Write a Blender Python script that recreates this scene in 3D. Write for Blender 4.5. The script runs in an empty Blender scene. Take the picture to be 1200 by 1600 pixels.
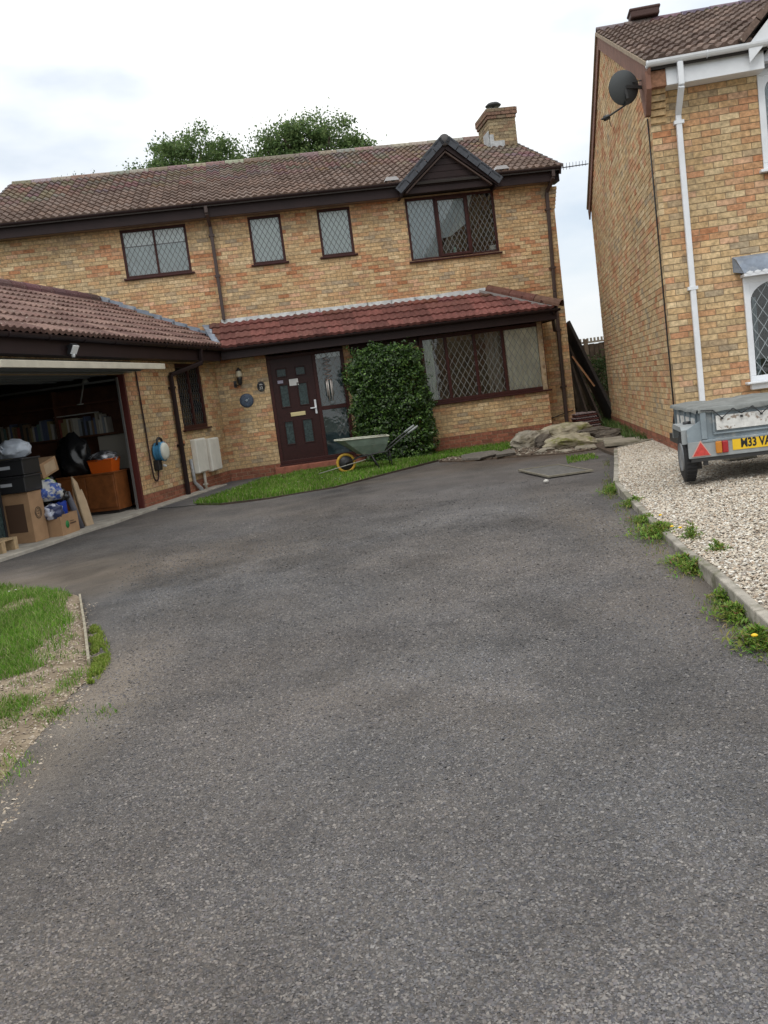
import bpy, math, random
import numpy as np
from mathutils import Matrix, Vector, noise
random.seed(7); RNG = np.random.default_rng(7)
S = bpy.context.scene
COL = S.collection
rad = math.radians

# ------------------------------------------------------------------ camera, sky, sun, exposure
CAM_H = 1.28
cam_d = bpy.data.cameras.new('camera'); cam = bpy.data.objects.new('camera', cam_d); COL.objects.link(cam)
cam_d.sensor_fit = 'VERTICAL'; cam_d.sensor_height = 24.0; cam_d.lens = 24.0 * 1450 / 1600
cam_d.clip_start = 0.05; cam_d.clip_end = 1000
pit, rol = rad(7.03), rad(-7.395)
A = np.array([[1, 0, 0], [0, -math.sin(pit), -math.cos(pit)], [0, math.cos(pit), -math.sin(pit)]])
Rr = np.array([[math.cos(rol), -math.sin(rol), 0], [math.sin(rol), math.cos(rol), 0], [0, 0, 1]]) @ A
cam.matrix_world = Matrix(((Rr[0][0], -Rr[1][0], -Rr[2][0], 0), (Rr[0][1], -Rr[1][1], -Rr[2][1], 0),
                           (Rr[0][2], -Rr[1][2], -Rr[2][2], CAM_H), (0, 0, 0, 1)))
S.camera = cam
SUN_EL, SUN_AZ = rad(52), rad(200)      # azimuth clockwise from +Y
w = bpy.data.worlds.new('World'); S.world = w; w.use_nodes = True
nt = w.node_tree; nt.nodes.clear()
def N(t, k, **kw):
    n = t.nodes.new(k)
    for a, b in kw.items(): setattr(n, a, b)
    return n
out = N(nt, 'ShaderNodeOutputWorld'); bg = N(nt, 'ShaderNodeBackground'); bg.inputs[1].default_value = 0.1
sky = N(nt, 'ShaderNodeTexSky', sky_type='NISHITA', sun_disc=False, sun_elevation=SUN_EL, sun_rotation=SUN_AZ)
tc = N(nt, 'ShaderNodeTexCoord'); mp = N(nt, 'ShaderNodeMapping'); mp.inputs['Scale'].default_value = (1.3, 1.3, 3.2)
mp.inputs['Location'].default_value = (0.35, 0.0, 0.55)
nz = N(nt, 'ShaderNodeTexNoise'); nz.inputs['Scale'].default_value = 1.5; nz.inputs['Detail'].default_value = 6; nz.inputs['Roughness'].default_value = .48
cr = N(nt, 'ShaderNodeValToRGB'); cr.color_ramp.elements[0].position = .34; cr.color_ramp.elements[1].position = .52
sep = N(nt, 'ShaderNodeSeparateXYZ'); mr = N(nt, 'ShaderNodeMapRange')
mr.inputs['From Min'].default_value = 0; mr.inputs['From Max'].default_value = .9
mr.inputs['To Min'].default_value = 9.4; mr.inputs['To Max'].default_value = 20.0
cl = N(nt, 'ShaderNodeCombineColor'); mult = N(nt, 'ShaderNodeMath', operation='MULTIPLY'); mult.inputs[1].default_value = .985
mix = N(nt, 'ShaderNodeMix', data_type='RGBA'); skm = N(nt, 'ShaderNodeMix', data_type='RGBA'); skm.inputs[0].default_value = .62
skm.inputs[7].default_value = (8.2, 9.3, 10.6, 1)
L = nt.links.new
L(tc.outputs['Generated'], mp.inputs[0]); L(mp.outputs[0], nz.inputs[0]); L(nz.outputs[0], cr.inputs[0])
L(tc.outputs['Generated'], sep.inputs[0]); L(sep.outputs[2], mr.inputs[0])
L(mr.outputs[0], cl.inputs[2]); L(mr.outputs[0], mult.inputs[0]); L(mult.outputs[0], cl.inputs[0]); L(mr.outputs[0], cl.inputs[1])
L(sky.outputs[0], skm.inputs[6]); L(skm.outputs[2], mix.inputs[6]); L(cl.outputs[0], mix.inputs[7]); L(cr.outputs[0], mix.inputs[0])
L(mix.outputs[2], bg.inputs[0]); L(bg.outputs[0], out.inputs[0])
sd = bpy.data.lights.new('sun', 'SUN'); so = bpy.data.objects.new('sun', sd); COL.objects.link(so)
sd.energy = 0.8; sd.angle = rad(18); sd.color = (1, .95, .88)
sdir = Vector((math.sin(SUN_AZ) * math.cos(SUN_EL), math.cos(SUN_AZ) * math.cos(SUN_EL), math.sin(SUN_EL)))
so.rotation_euler = sdir.to_track_quat('Z', 'Y').to_euler(); so.location = sdir * 60
S.view_settings.view_transform = 'Standard'; S.view_settings.look = 'None'
S.view_settings.exposure = 0.0; S.view_settings.gamma = 1; S.view_settings.use_curve_mapping = False

# ------------------------------------------------------------------ materials
MATS = {}
def mat(name, col=(.5, .5, .5), rough=.7, spec=.4, attr=False, noise_scale=0, noise_amt=.25, bump=0, bump_scale=60, metal=0, sheen_spots=None, coat=0, two=None, detail=6, patch=0, trans=0):
    """Principled material with optional vertex colour, world-space mottling, lichen-like spots and fine relief."""
    if name in MATS: return MATS[name]
    m = bpy.data.materials.new(name); m.use_nodes = True; t = m.node_tree; b = t.nodes['Principled BSDF']
    b.inputs['Roughness'].default_value = rough; b.inputs['Specular IOR Level'].default_value = spec
    b.inputs['Metallic'].default_value = metal; b.inputs['Coat Weight'].default_value = coat
    geo = N(t, 'ShaderNodeNewGeometry'); src = None
    if attr:
        at = N(t, 'ShaderNodeAttribute'); at.attribute_name = 'Col'; src = at.outputs['Color']
    else:
        rgb = N(t, 'ShaderNodeRGB'); rgb.outputs[0].default_value = (*col, 1); src = rgb.outputs[0]
    def noi(sc, det=detail, rg=.6):
        n = N(t, 'ShaderNodeTexNoise'); n.inputs['Scale'].default_value = sc; n.inputs['Detail'].default_value = det; n.inputs['Roughness'].default_value = rg
        t.links.new(geo.outputs['Position'], n.inputs['Vector']); return n.outputs[0]
    if noise_scale:
        r = N(t, 'ShaderNodeMapRange'); r.inputs['From Min'].default_value = .3; r.inputs['From Max'].default_value = .7
        r.inputs['To Min'].default_value = 1 - noise_amt; r.inputs['To Max'].default_value = 1 + noise_amt
        t.links.new(noi(noise_scale), r.inputs[0])
        vm = N(t, 'ShaderNodeVectorMath', operation='SCALE'); t.links.new(src, vm.inputs[0]); t.links.new(r.outputs[0], vm.inputs['Scale']); src = vm.outputs[0]
    if patch:
        r = N(t, 'ShaderNodeMapRange'); r.inputs['From Min'].default_value = .3; r.inputs['From Max'].default_value = .7
        r.inputs['To Min'].default_value = 1 - patch; r.inputs['To Max'].default_value = 1 + patch
        t.links.new(noi(.9, 7, .65), r.inputs[0]); vm = N(t, 'ShaderNodeVectorMath', operation='SCALE'); t.links.new(src, vm.inputs[0]); t.links.new(r.outputs[0], vm.inputs['Scale']); src = vm.outputs[0]
    if two:   # (colour, scale, lo, hi)
        r = N(t, 'ShaderNodeMapRange'); r.inputs['From Min'].default_value = two[2]; r.inputs['From Max'].default_value = two[3]
        t.links.new(noi(two[1]), r.inputs[0])
        mx = N(t, 'ShaderNodeMix', data_type='RGBA'); mx.inputs[7].default_value = (*two[0], 1)
        t.links.new(r.outputs[0], mx.inputs[0]); t.links.new(src, mx.inputs[6]); src = mx.outputs[2]
    t.links.new(src, b.inputs['Base Color'])
    if bump:
        bp = N(t, 'ShaderNodeBump'); bp.inputs['Strength'].default_value = bump; bp.inputs['Distance'].default_value = .006
        t.links.new(noi(bump_scale, 8, .65), bp.inputs['Height']); t.links.new(bp.outputs[0], b.inputs['Normal'])
    if trans:
        tl = N(t, 'ShaderNodeBsdfTranslucent'); ms = N(t, 'ShaderNodeMixShader'); ms.inputs[0].default_value = trans
        t.links.new(src, tl.inputs[0]); t.links.new(b.outputs[0], ms.inputs[1]); t.links.new(tl.outputs[0], ms.inputs[2]); t.links.new(ms.outputs[0], t.nodes['Material Output'].inputs[0])
    MATS[name] = m; return m
def glass_mat(name, tint=(.93, .96, .96), ior=1.6, rough=.02):
    m = bpy.data.materials.new(name); m.use_nodes = True; t = m.node_tree; t.nodes.clear()
    o = N(t, 'ShaderNodeOutputMaterial'); mx = N(t, 'ShaderNodeMixShader'); fr = N(t, 'ShaderNodeFresnel'); fr.inputs[0].default_value = ior
    tr = N(t, 'ShaderNodeBsdfTransparent'); tr.inputs[0].default_value = (*tint, 1); gl = N(t, 'ShaderNodeBsdfGlossy'); gl.inputs['Roughness'].default_value = rough
    ge = N(t, 'ShaderNodeNewGeometry'); nz_ = N(t, 'ShaderNodeTexNoise'); nz_.inputs['Scale'].default_value = 5; t.links.new(ge.outputs['Position'], nz_.inputs['Vector'])
    bp = N(t, 'ShaderNodeBump'); bp.inputs['Strength'].default_value = .25; bp.inputs['Distance'].default_value = .01; t.links.new(nz_.outputs[0], bp.inputs['Height']); t.links.new(bp.outputs[0], gl.inputs['Normal'])
    t.links.new(fr.outputs[0], mx.inputs[0]); t.links.new(tr.outputs[0], mx.inputs[1]); t.links.new(gl.outputs[0], mx.inputs[2]); t.links.new(mx.outputs[0], o.inputs[0])
    MATS[name] = m; return m
M_BRICK = mat('brick', attr=True, rough=.9, spec=.2, noise_scale=22, noise_amt=.38, bump=.7, bump_scale=90, two=((.24, .185, .13), 5, .60, .80), patch=.16)
M_MORTAR = mat('mortar', (.33, .25, .165), rough=.95, spec=.1, noise_scale=9, noise_amt=.3)
M_TILE = mat('roof_tile', attr=True, rough=.9, spec=.25, noise_scale=30, noise_amt=.3, bump=.5, bump_scale=120, two=((.42, .38, .32), 26, .63, .70))
M_TILER = mat('red_tile', attr=True, rough=.7, spec=.3, noise_scale=12, noise_amt=.28, bump=.4, bump_scale=100, patch=.14, two=((.24, .2, .17), 24, .64, .72))
M_DARK = mat('underlay', (.03, .025, .022), rough=.95)
M_BROWN = mat('brown_upvc', (.022, .012, .012), rough=.55, spec=.25, noise_scale=3, noise_amt=.2)
M_MAHOG = mat('mahogany', (.042, .011, .009), rough=.5, spec=.28, noise_scale=14, noise_amt=.3)
M_DOOR = mat('door_skin', (.030, .008, .007), rough=.45, spec=.28, noise_scale=20, noise_amt=.25)
M_WHITE = mat('white_upvc', (.72, .74, .77), rough=.4, spec=.4, noise_scale=5, noise_amt=.08)
M_LEAD = mat('lead', (.2, .235, .29), rough=.6, spec=.4, noise_scale=8, noise_amt=.3, two=((.36, .38, .40), 5, .5, .7))
M_LEADL = mat('pale_flashing', (.4, .41, .41), rough=.8, noise_scale=9, noise_amt=.3)
M_CAME = mat('lead_came', (.17, .18, .18), rough=.6)
M_CAMEL = mat('pale_came', (.27, .28, .27), rough=.6)
M_GLASS = glass_mat('glass')
M_CONC = mat('concrete', (.30, .275, .235), rough=.95, spec=.15, noise_scale=9, noise_amt=.3, bump=.5, bump_scale=70, two=((.13, .125, .085), 6, .46, .66), patch=.2)
M_ROOM = mat('room_dark', (.10, .09, .08), rough=.9)
M_NET = mat('net_curtain', (.66, .70, .71), rough=.95, noise_scale=4, noise_amt=.1)
M_CREAM = mat('cream_curtain', (.82, .76, .62), rough=.95, noise_scale=5, noise_amt=.2)
M_SAGE = mat('sage_curtain', (.35, .38, .25), rough=.95, noise_scale=5, noise_amt=.2)
M_CARD = mat('cardboard', (.36, .22, .12), rough=.85, noise_scale=6, noise_amt=.15)
M_CARDL = mat('cardboard_pale', (.46, .34, .22), rough=.85, noise_scale=6, noise_amt=.15)
M_BLACK = mat('black_plastic', (.018, .018, .02), rough=.45, spec=.5)
M_BAG = mat('bin_bag', (.012, .012, .014), rough=.25, spec=.6, bump=.4, bump_scale=25)
M_RUB = mat('rubber', (.022, .022, .023), rough=.85)
M_STEEL = mat('dark_steel', (.05, .05, .05), rough=.5, metal=.5)
M_INK = mat('black_ink', (.02, .02, .02), rough=.8)
M_INKW = mat('white_ink', (.7, .7, .68), rough=.8)
M_CAR = mat('leafage', attr=True, rough=.6, spec=.2, trans=.4)
M_GRASS = mat('grass_blade', attr=True, rough=.6, spec=.15, trans=.3)
M_WOODD = mat('dark_wood', (.05, .035, .025), rough=.85, noise_scale=14, noise_amt=.4, bump=.4)

# ------------------------------------------------------------------ mesh helpers
class MB:
    def __init__(s): s.v = []; s.f = []; s.c = []; s.smooth = []
    def add(s, vs, fs, col=None, sm=False):
        o = len(s.v); s.v += [tuple(p) for p in vs]
        for f in fs: s.f.append(tuple(i + o for i in f)); s.c.append(col); s.smooth.append(sm)
        return s
    def box(s, x0, x1, y0, y1, z0, z1, col=None, T=None, skip=()):
        vs = [Vector(p) for p in ((x0, y0, z0), (x1, y0, z0), (x1, y1, z0), (x0, y1, z0), (x0, y0, z1), (x1, y0, z1), (x1, y1, z1), (x0, y1, z1))]
        if T is not None: vs = [T @ p for p in vs]
        fs = {'b': (0, 3, 2, 1), 't': (4, 5, 6, 7), 'f': (0, 1, 5, 4), 'r': (1, 2, 6, 5), 'k': (2, 3, 7, 6), 'l': (3, 0, 4, 7)}
        return s.add(vs, [f for k, f in fs.items() if k not in skip], col)
    def bar(s, p, q, w, h, col=None, up=(0, 0, 1)):
        p, q = Vector(p), Vector(q); d = (q - p); ln = d.length; d.normalize()
        x = d.cross(Vector(up));
        if x.length < 1e-4: x = d.cross(Vector((1, 0, 0)))
        x.normalize(); y = x.cross(d)
        T = Matrix(((x.x, d.x, y.x, p.x), (x.y, d.y, y.y, p.y), (x.z, d.z, y.z, p.z), (0, 0, 0, 1)))
        return s.box(-w / 2, w / 2, 0, ln, -h / 2, h / 2, col, T)
    def tube(s, pts, r, n=8, col=None, cap=True):
        pts = [Vector(p) for p in pts]; rs = r if isinstance(r, (list, tuple)) else [r] * len(pts); rings = []
        for i, p in enumerate(pts):
            d = (pts[min(i + 1, len(pts) - 1)] - pts[max(i - 1, 0)]).normalized()
            a = d.cross(Vector((0, 0, 1)))
            if a.length < .05: a = d.cross(Vector((1, 0, 0)))
            a.normalize(); b = a.cross(d)
            rings.append([p + (a * math.cos(2 * math.pi * k / n) + b * math.sin(2 * math.pi * k / n)) * rs[i] for k in range(n)])
        vs = [q for rg in rings for q in rg]; fs = []
        for i in range(len(pts) - 1):
            for k in range(n): fs.append((i * n + k, i * n + (k + 1) % n, (i + 1) * n + (k + 1) % n, (i + 1) * n + k))
        if cap: fs += [tuple(range(n))[::-1], tuple((len(pts) - 1) * n + k for k in range(n))]
        return s.add(vs, fs, col, True)
    def lathe(s, prof, n=20, T=Matrix(), col=None, caps=True):
        vs = [T @ Vector((r * math.cos(2 * math.pi * k / n), r * math.sin(2 * math.pi * k / n), z)) for r, z in prof for k in range(n)]; fs = []
        for i in range(len(prof) - 1):
            for k in range(n): fs.append((i * n + k, i * n + (k + 1) % n, (i + 1) * n + (k + 1) % n, (i + 1) * n + k))
        if caps: fs += [tuple(range(n))[::-1], tuple((len(prof) - 1) * n + k for k in range(n))]
        return s.add(vs, fs, col, True)
    def prism(s, poly, d, T=Matrix(), col=None):
        """polygon in local XZ, extruded d along local Y"""
        n = len(poly); vs = [T @ Vector((x, 0, z)) for x, z in poly] + [T @ Vector((x, d, z)) for x, z in poly]
        fs = [tuple(range(n)), tuple(range(n, 2 * n))[::-1]] + [(i, i + n, (i + 1) % n + n, (i + 1) % n) for i in range(n)]
        return s.add(vs, fs, col)
    def mesh(s, name, m):
        me = bpy.data.meshes.new(name); me.from_pydata(s.v, [], s.f)
        if any(c is not None for c in s.c):
            ca = me.color_attributes.new('Col', 'FLOAT_COLOR', 'CORNER'); arr = []
            for f, c in zip(s.f, s.c): arr += list((*(c or (.5, .5, .5)), 1)) * len(f)
            ca.data.foreach_set('color', arr)
        me.polygons.foreach_set('use_smooth', s.smooth)
        me.materials.append(m); me.update(); return me
    def build(s, name, m, parent=None, T=None):
        return link(name, s.mesh(name, m), parent, T)
def link(name, me, parent=None, T=None):
    o = bpy.data.objects.new(name, me); COL.objects.link(o)
    if parent: o.parent = parent
    if T is not None: o.matrix_local = T
    return o
def npmesh(name, V, F, m, cols=None, parent=None, smooth=False):
    """V (n,3), F (m,k) arrays, cols per face (m,3)"""
    me = bpy.data.meshes.new(name); k = F.shape[1]
    me.vertices.add(len(V)); me.vertices.foreach_set('co', V.astype(np.float32).ravel())
    me.loops.add(F.size); me.loops.foreach_set('vertex_index', F.astype(np.int32).ravel())
    me.polygons.add(len(F)); me.polygons.foreach_set('loop_start', np.arange(0, F.size, k, dtype=np.int32))
    me.polygons.foreach_set('loop_total', np.full(len(F), k, dtype=np.int32))
    if smooth: me.polygons.foreach_set('use_smooth', np.ones(len(F), dtype=bool))
    if cols is not None:
        ca = me.color_attributes.new('Col', 'FLOAT_COLOR', 'CORNER')
        c = np.repeat(np.concatenate([cols, np.ones((len(cols), 1))], 1), k, 0); ca.data.foreach_set('color', c.astype(np.float32).ravel())
    me.materials.append(m); me.update(calc_edges=True); me.validate()
    return link(name, me, parent)
def tag(o, label, cat, group=None):
    o['label'] = label; o['category'] = cat
    if group: o['group'] = group
    return o
def thing(name, label, cat, loc=(0, 0, 0), rz=0, group=None):
    o = bpy.data.objects.new(name, None); COL.objects.link(o); o.location = loc; o.rotation_euler = (0, 0, rz); o.empty_display_size = .2
    return tag(o, label, cat, group)
def struct(o): o['kind'] = 'structure'; return o
def stuff(o): o['kind'] = 'stuff'; return o
def rp(v, a): return v * (1 + random.uniform(-a, a))
CAMP = Vector((0, 0, CAM_H)); R3 = Matrix(Rr.tolist())
def in_view(p):
    c = R3 @ (Vector(p) - CAMP)
    if c.z < .1: return False
    x = 600 + 1450 * c.x / c.z; y = 800 + 1450 * c.y / c.z
    return -15 < x < 1215 and -15 < y < 1615
def smoothed(o, lv=2):
    md = o.modifiers.new('subsurf', 'SUBSURF'); md.levels = lv; md.render_levels = lv
    for p in o.data.polygons: p.use_smooth = True
    return o
def bevel(o, wd=.01, seg=2):
    md = o.modifiers.new('bevel', 'BEVEL'); md.width = wd; md.segments = seg; md.limit_method = 'ANGLE'; return o
def text_mesh(name, body, size, m, parent, T, depth=.001, bold=0):
    cu = bpy.data.curves.new(name, 'FONT'); cu.body = body; cu.size = size; cu.extrude = depth; cu.offset = bold
    tmp = bpy.data.objects.new('tmp_text', cu); COL.objects.link(tmp)
    me = bpy.data.meshes.new_from_object(tmp.evaluated_get(bpy.context.evaluated_depsgraph_get()))
    bpy.data.objects.remove(tmp); me.materials.clear(); me.materials.append(m); me.name = name
    return link(name, me, parent, T)
UPRIGHT = Matrix.Rotation(rad(90), 4, 'X')       # text plane XY -> XZ, facing -Y

# ------------------------------------------------------------------ brickwork
PAL = [(0.521, 0.363, 0.195), (0.558, 0.412, 0.236), (0.493, 0.340, 0.182), (0.530, 0.376, 0.207), (0.577, 0.440, 0.265), (0.493, 0.363, 0.207), (0.512, 0.327, 0.174),
       (0.493, 0.281, 0.149), (0.493, 0.258, 0.141), (0.437, 0.204, 0.103), (0.502, 0.308, 0.182), (0.428, 0.318, 0.198), (0.372, 0.294, 0.198), (0.549, 0.344, 0.215)]
RED = [(.27, .105, .065), (.30, .12, .075), (.24, .10, .065)]
BRM = {}
def brick_mesh(v, cols):
    key = (v, cols is RED)
    if key not in BRM:
        b = MB(); b.box(0, .215, 0, .06, 0, .065, cols[v], skip=('k',)); BRM[key] = b.mesh('brick', M_BRICK)
    return BRM[key]
REG = {}     # thing name -> list of records for pieces
def pick(x, z, seed):
    n = noise.noise((x * 1.1 + seed * 7.3, z * 2.6, seed)) * .55 + .5 + random.uniform(-.48, .48) * .75
    if n < .12: return random.choice((11, 12, 5))
    if n < .66: return random.randrange(0, 7)
    if n < .80: return random.choice((7, 10, 13))
    return random.choice((8, 9, 7, 8))
def wall(root, T, x0, x1, z0, z1, holes=(), clip=None, plinth=.16, seed=0, thick=.1, poly=None, name='wall', WT=None):
    """Stretcher-bond wall in local XZ facing -Y; real bricks in front of recessed mortar."""
    bk = MB()
    if poly: bk.prism(poly, thick, Matrix.Translation((0, .006, 0)))
    else:
        xs = sorted({x0, x1, *[h[0] for h in holes], *[h[1] for h in holes]}); zs = sorted({z0, z1, *[h[2] for h in holes], *[h[3] for h in holes]})
        xs = [x for x in xs if x0 <= x <= x1]; zs = [z for z in zs if z0 <= z <= z1]
        for a, b in zip(xs, xs[1:]):
            run = None
            for c, d in list(zip(zs, zs[1:])) + [(None, None)]:
                solid = c is not None and not any(h[0] - 1e-6 <= a and b <= h[1] + 1e-6 and h[2] - 1e-6 <= c and d <= h[3] + 1e-6 for h in holes)
                if solid: run = (run[0], d) if run else (c, d)
                elif run: bk.box(a, b, .006, thick, run[0], run[1]); run = None
    wo = bk.build(name, M_MORTAR, root, T)
    recs = REG.setdefault(root.name, []); nc = int((z1 - z0 + 1e-4) / .075) + 1
    MW = WT @ T
    for j in range(nc):
        z = z0 + j * .075 + .005; zt = min(z + .065, z1)
        if zt - z < .02: continue
        lo, hi = (x0, x1) if clip is None else clip(z + .05)
        if hi - lo < .06: continue
        off = (-.1125 if j % 2 else 0); i0 = int((lo - x0) / .225) - 1; x = x0 + off + i0 * .225
        while x < hi:
            segs = [(max(x + .005, lo), min(x + .22, hi))]
            for h in holes:
                if h[2] < zt - .02 and h[3] > z + .02:
                    ns = []
                    for a, b in segs:
                        if h[1] <= a or h[0] >= b: ns.append((a, b))
                        else:
                            if h[0] > a: ns.append((a, h[0]))
                            if h[1] < b: ns.append((h[1], b))
                    segs = ns
            for a, b in segs:
                if b - a < .02: continue
                pal, v = (RED, random.randrange(3)) if z - z0 < plinth else (PAL, pick(x, z, seed))
                full = b - a > .2149 and zt - z > .0649; dy = random.uniform(-.0025, .0015)
                wp = MW @ Vector(((a + b) / 2, 0, z))
                recs.append((wo, a, b, dy, z, zt, pal, v, full and in_view(wp), (wp - CAMP).length))
            x += .225
    return wo
def finish_bricks(root, limit=300):
    recs = REG.get(root.name, []); ind = sorted([r for r in recs if r[8]], key=lambda r: r[9])[:limit]; ids = {id(r) for r in ind}
    for wo, a, b, dy, z, zt, pal, v, _, _ in ind:
        o = link('brick', brick_mesh(v, pal), wo); o.location = (a, dy, z)
    rest = {}
    for r in recs:
        if id(r) in ids: continue
        wo, a, b, dy, z, zt, pal, v = r[:8]
        mb = rest.setdefault(wo.name, (wo, MB()))[1]; c = pal[v]; k = random.uniform(.9, 1.1)
        mb.box(a, b, dy, .06, z, zt, tuple(q * k for q in c), skip=('k',))
    for wo, mb in rest.values(): stuff(mb.build('brickwork', M_BRICK, wo))

# ------------------------------------------------------------------ tiling
TREG = {}; TM = {}
def tile_geo(mb, a0, b0, wd, ln, amp, col, amin=-1e9, amax=1e9, n0=0, rolls=2):
    seg = 6 * rolls; vs = []
    for r_, (bb, nn) in enumerate(((0, -.016), (0, .036), (ln, .004))):
        for i in range(seg + 1):
            a = a0 + wd * i / seg; ph = (i / seg * rolls) % 1.0
            h = amp * (math.sin(math.pi * ph / .62) if ph < .62 else -.25 * math.sin(math.pi * (ph - .62) / .38))
            vs.append((min(max(a, amin), amax), b0 + bb, n0 + nn + (h if r_ else h * .85)))
    k = seg + 1; fs = []
    for i in range(seg):
        fs.append((i, i + 1, k + i + 1, k + i)); fs.append((k + i, k + i + 1, 2 * k + i + 1, 2 * k + i))
    mb.add(vs, fs, col, False)
def tiling(root, roof, WT, T, a0, a1, slope, gauge, wd, amp, pal, clip=None, key='tile', m=None, rolls=2, skip=None):
    if skip is None: skip = lambda a, b: False
    """T: local matrix whose X runs along the eave, Y up the slope, Z out of the roof"""
    recs = TREG.setdefault(root.name, []); nco = int(math.ceil(slope / gauge - .05)); MW = WT @ T
    ho = link('tiling', bpy.data.meshes.new('tiling'), roof, T); bpy.data.objects.remove(ho)
    for j in range(nco):
        b0 = j * gauge; ln = min(gauge + .03, slope - b0 + .02)
        lo, hi = clip(b0 + gauge * .4) if clip else (a0, a1)
        a = a0
        while a < hi - .01:
            if a + wd > lo + .01 and not skip(a + wd / 2, b0 + gauge / 2):
                c = tuple(q * random.uniform(.82, 1.15) for q in random.choice(pal)); wp = MW @ Vector((a + wd / 2, b0, 0))
                full = a >= lo - 1e-4 and a + wd <= hi + 1e-4 and ln > gauge
                v = random.randrange(6)
                recs.append((roof, T, a, b0, wd, ln, amp, c, lo, hi, full and in_view(wp), (wp - CAMP).length, v, key, m, rolls, pal))
            a += wd
def finish_tiles(root, limit=300):
    recs = TREG.get(root.name, []); ind = sorted([r for r in recs if r[10]], key=lambda r: r[11])[:limit]; ids = {id(r) for r in ind}; rest = {}
    for r in recs:
        roof, T, a, b0, wd, ln, amp, c, lo, hi, _, _, v, key, m, rolls, pal = r
        nn = random.uniform(-.003, .005)
        if id(r) in ids:
            kk = (key, v)
            if kk not in TM:
                mb = MB(); q = pal[v % len(pal)]; s = .8 + .08 * v; tile_geo(mb, 0, 0, wd, ln, amp, tuple(x * s for x in q), rolls=rolls); TM[kk] = mb.mesh('roof_tile', m)
            o = link('roof_tile', TM[kk], roof); o.matrix_local = T @ Matrix.Translation((a, b0, nn))
        else:
            mb = rest.setdefault((roof.name, key), (roof, T, m, MB()))
            # bring into roof coordinates by building per-matrix
            sub = MB(); tile_geo(sub, a, b0, wd, ln, amp, c, lo, hi, nn, rolls); sub.v = [tuple(T @ Vector(p)) for p in sub.v]
            mb[3].add(sub.v, sub.f, c)
    for roof, T, m, mb in rest.values(): stuff(mb.build('tiling', m, roof))
def slopeT(ox, oy, oz, pitch, xdir=(1, 0, 0)):
    x = Vector(xdir).normalized(); h = Vector((-x.y, x.x, 0)); y = h * math.cos(pitch) + Vector((0, 0, math.sin(pitch))); z = x.cross(y)
    return Matrix(((x.x, y.x, z.x, ox), (x.y, y.y, z.y, oy), (x.z, y.z, z.z, oz), (0, 0, 0, 1)))
def ridge_tiles(roof, p, q, r, m, cols, ln=.45, name='ridge_tile', mort=True):
    p, q = Vector(p), Vector(q); d = q - p; n = max(1, round(d.length / ln)); d /= n; dn = d.normalized(); side = dn.cross(Vector((0, 0, 1))).normalized(); up = side.cross(dn)
    for i in range(n):
        mb = MB(); a = p + d * i; K = 8; vs = []
        for (t, rr) in ((0.0, r), (d.length - .008, r * .95)):
            for rad_ in (rr, rr - .018):
                for k in range(K + 1):
                    th = math.pi * (k / K * 1.1 - .05); vs.append(a + dn * t + side * math.cos(th) * rad_ + up * (math.sin(th) * rad_ - r * .35))
        k1 = K + 1; fs = []
        for k in range(K):
            fs += [(k, k + 1, 2 * k1 + k + 1, 2 * k1 + k), (k, k1 + k, k1 + k + 1, k + 1), (2 * k1 + k, 2 * k1 + k + 1, 3 * k1 + k + 1, 3 * k1 + k)]
        c = random.choice(cols); mb.add(vs, fs, tuple(x * random.uniform(.85, 1.15) for x in c)); mb.build(name, m, roof)
def gutter(root, p, q, m, r=.055, name='gutter', lip=True):
    p, q = Vector(p), Vector(q); d = (q - p).normalized(); side = d.cross(Vector((0, 0, 1))); mb = MB(); K = 8; vs = []
    for e in (p, q):
        for rr in (r, r - .006):
            for k in range(K + 1):
                th = math.pi + math.pi * k / K; vs.append(e + side * math.cos(th) * rr + Vector((0, 0, math.sin(th) * rr)))
    k1 = K + 1; fs = []
    for k in range(K): fs += [(k, k + 1, 2 * k1 + k + 1, 2 * k1 + k), (k1 + k, 3 * k1 + k, 3 * k1 + k + 1, k1 + k + 1)]
    fs += [(0, k1, 3 * k1, 2 * k1), (K, 2 * k1 + K, 3 * k1 + K, k1 + K), tuple(range(k1)), tuple(2 * k1 + k for k in range(k1))[::-1]]
    mb.add(vs, fs, None, False); g = mb.build(name, m, root)
    n = int((q - p).length / .9) + 1; br = MB()
    for i in range(n + 1):
        c = p + (q - p) * min(max(i / n, .01), .99)
        br.tube([c + side * math.cos(math.pi + math.pi * k / 6) * (r + .006) + Vector((0, 0, math.sin(math.pi + math.pi * k / 6) * (r + .006))) for k in range(7)], .008, 5)
    br.build('gutter_bracket', m, g); return g

# ------------------------------------------------------------------ windows
def lattice(mb, x0, x1, z0, z1, y, px=.105, pz=.18, wd=.009, depth=.006):
    k = pz / px
    for sgn in (1, -1):
        c0 = z0 - sgn * k * (x1 if sgn > 0 else x0); c1 = z1 - sgn * k * (x0 if sgn > 0 else x1)
        c0, c1 = min(c0, c1) - pz, max(c0, c1) + pz; c = math.ceil(c0 / pz) * pz + .03
        while c < c1:
            pts = []
            for xx in (x0, x1):
                zz = sgn * k * xx + c
                if z0 <= zz <= z1: pts.append((xx, zz))
            for zz in (z0, z1):
                xx = (zz - c) / (sgn * k)
                if x0 < xx < x1: pts.append((xx, zz))
            if len(pts) >= 2:
                pts.sort(); a, b = pts[0], pts[-1]
                if math.hypot(b[0] - a[0], b[1] - a[1]) > .03: mb.bar((a[0], y, a[1]), (b[0], y, b[1]), wd, depth, up=(0, 1, 0))
            c += pz
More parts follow.
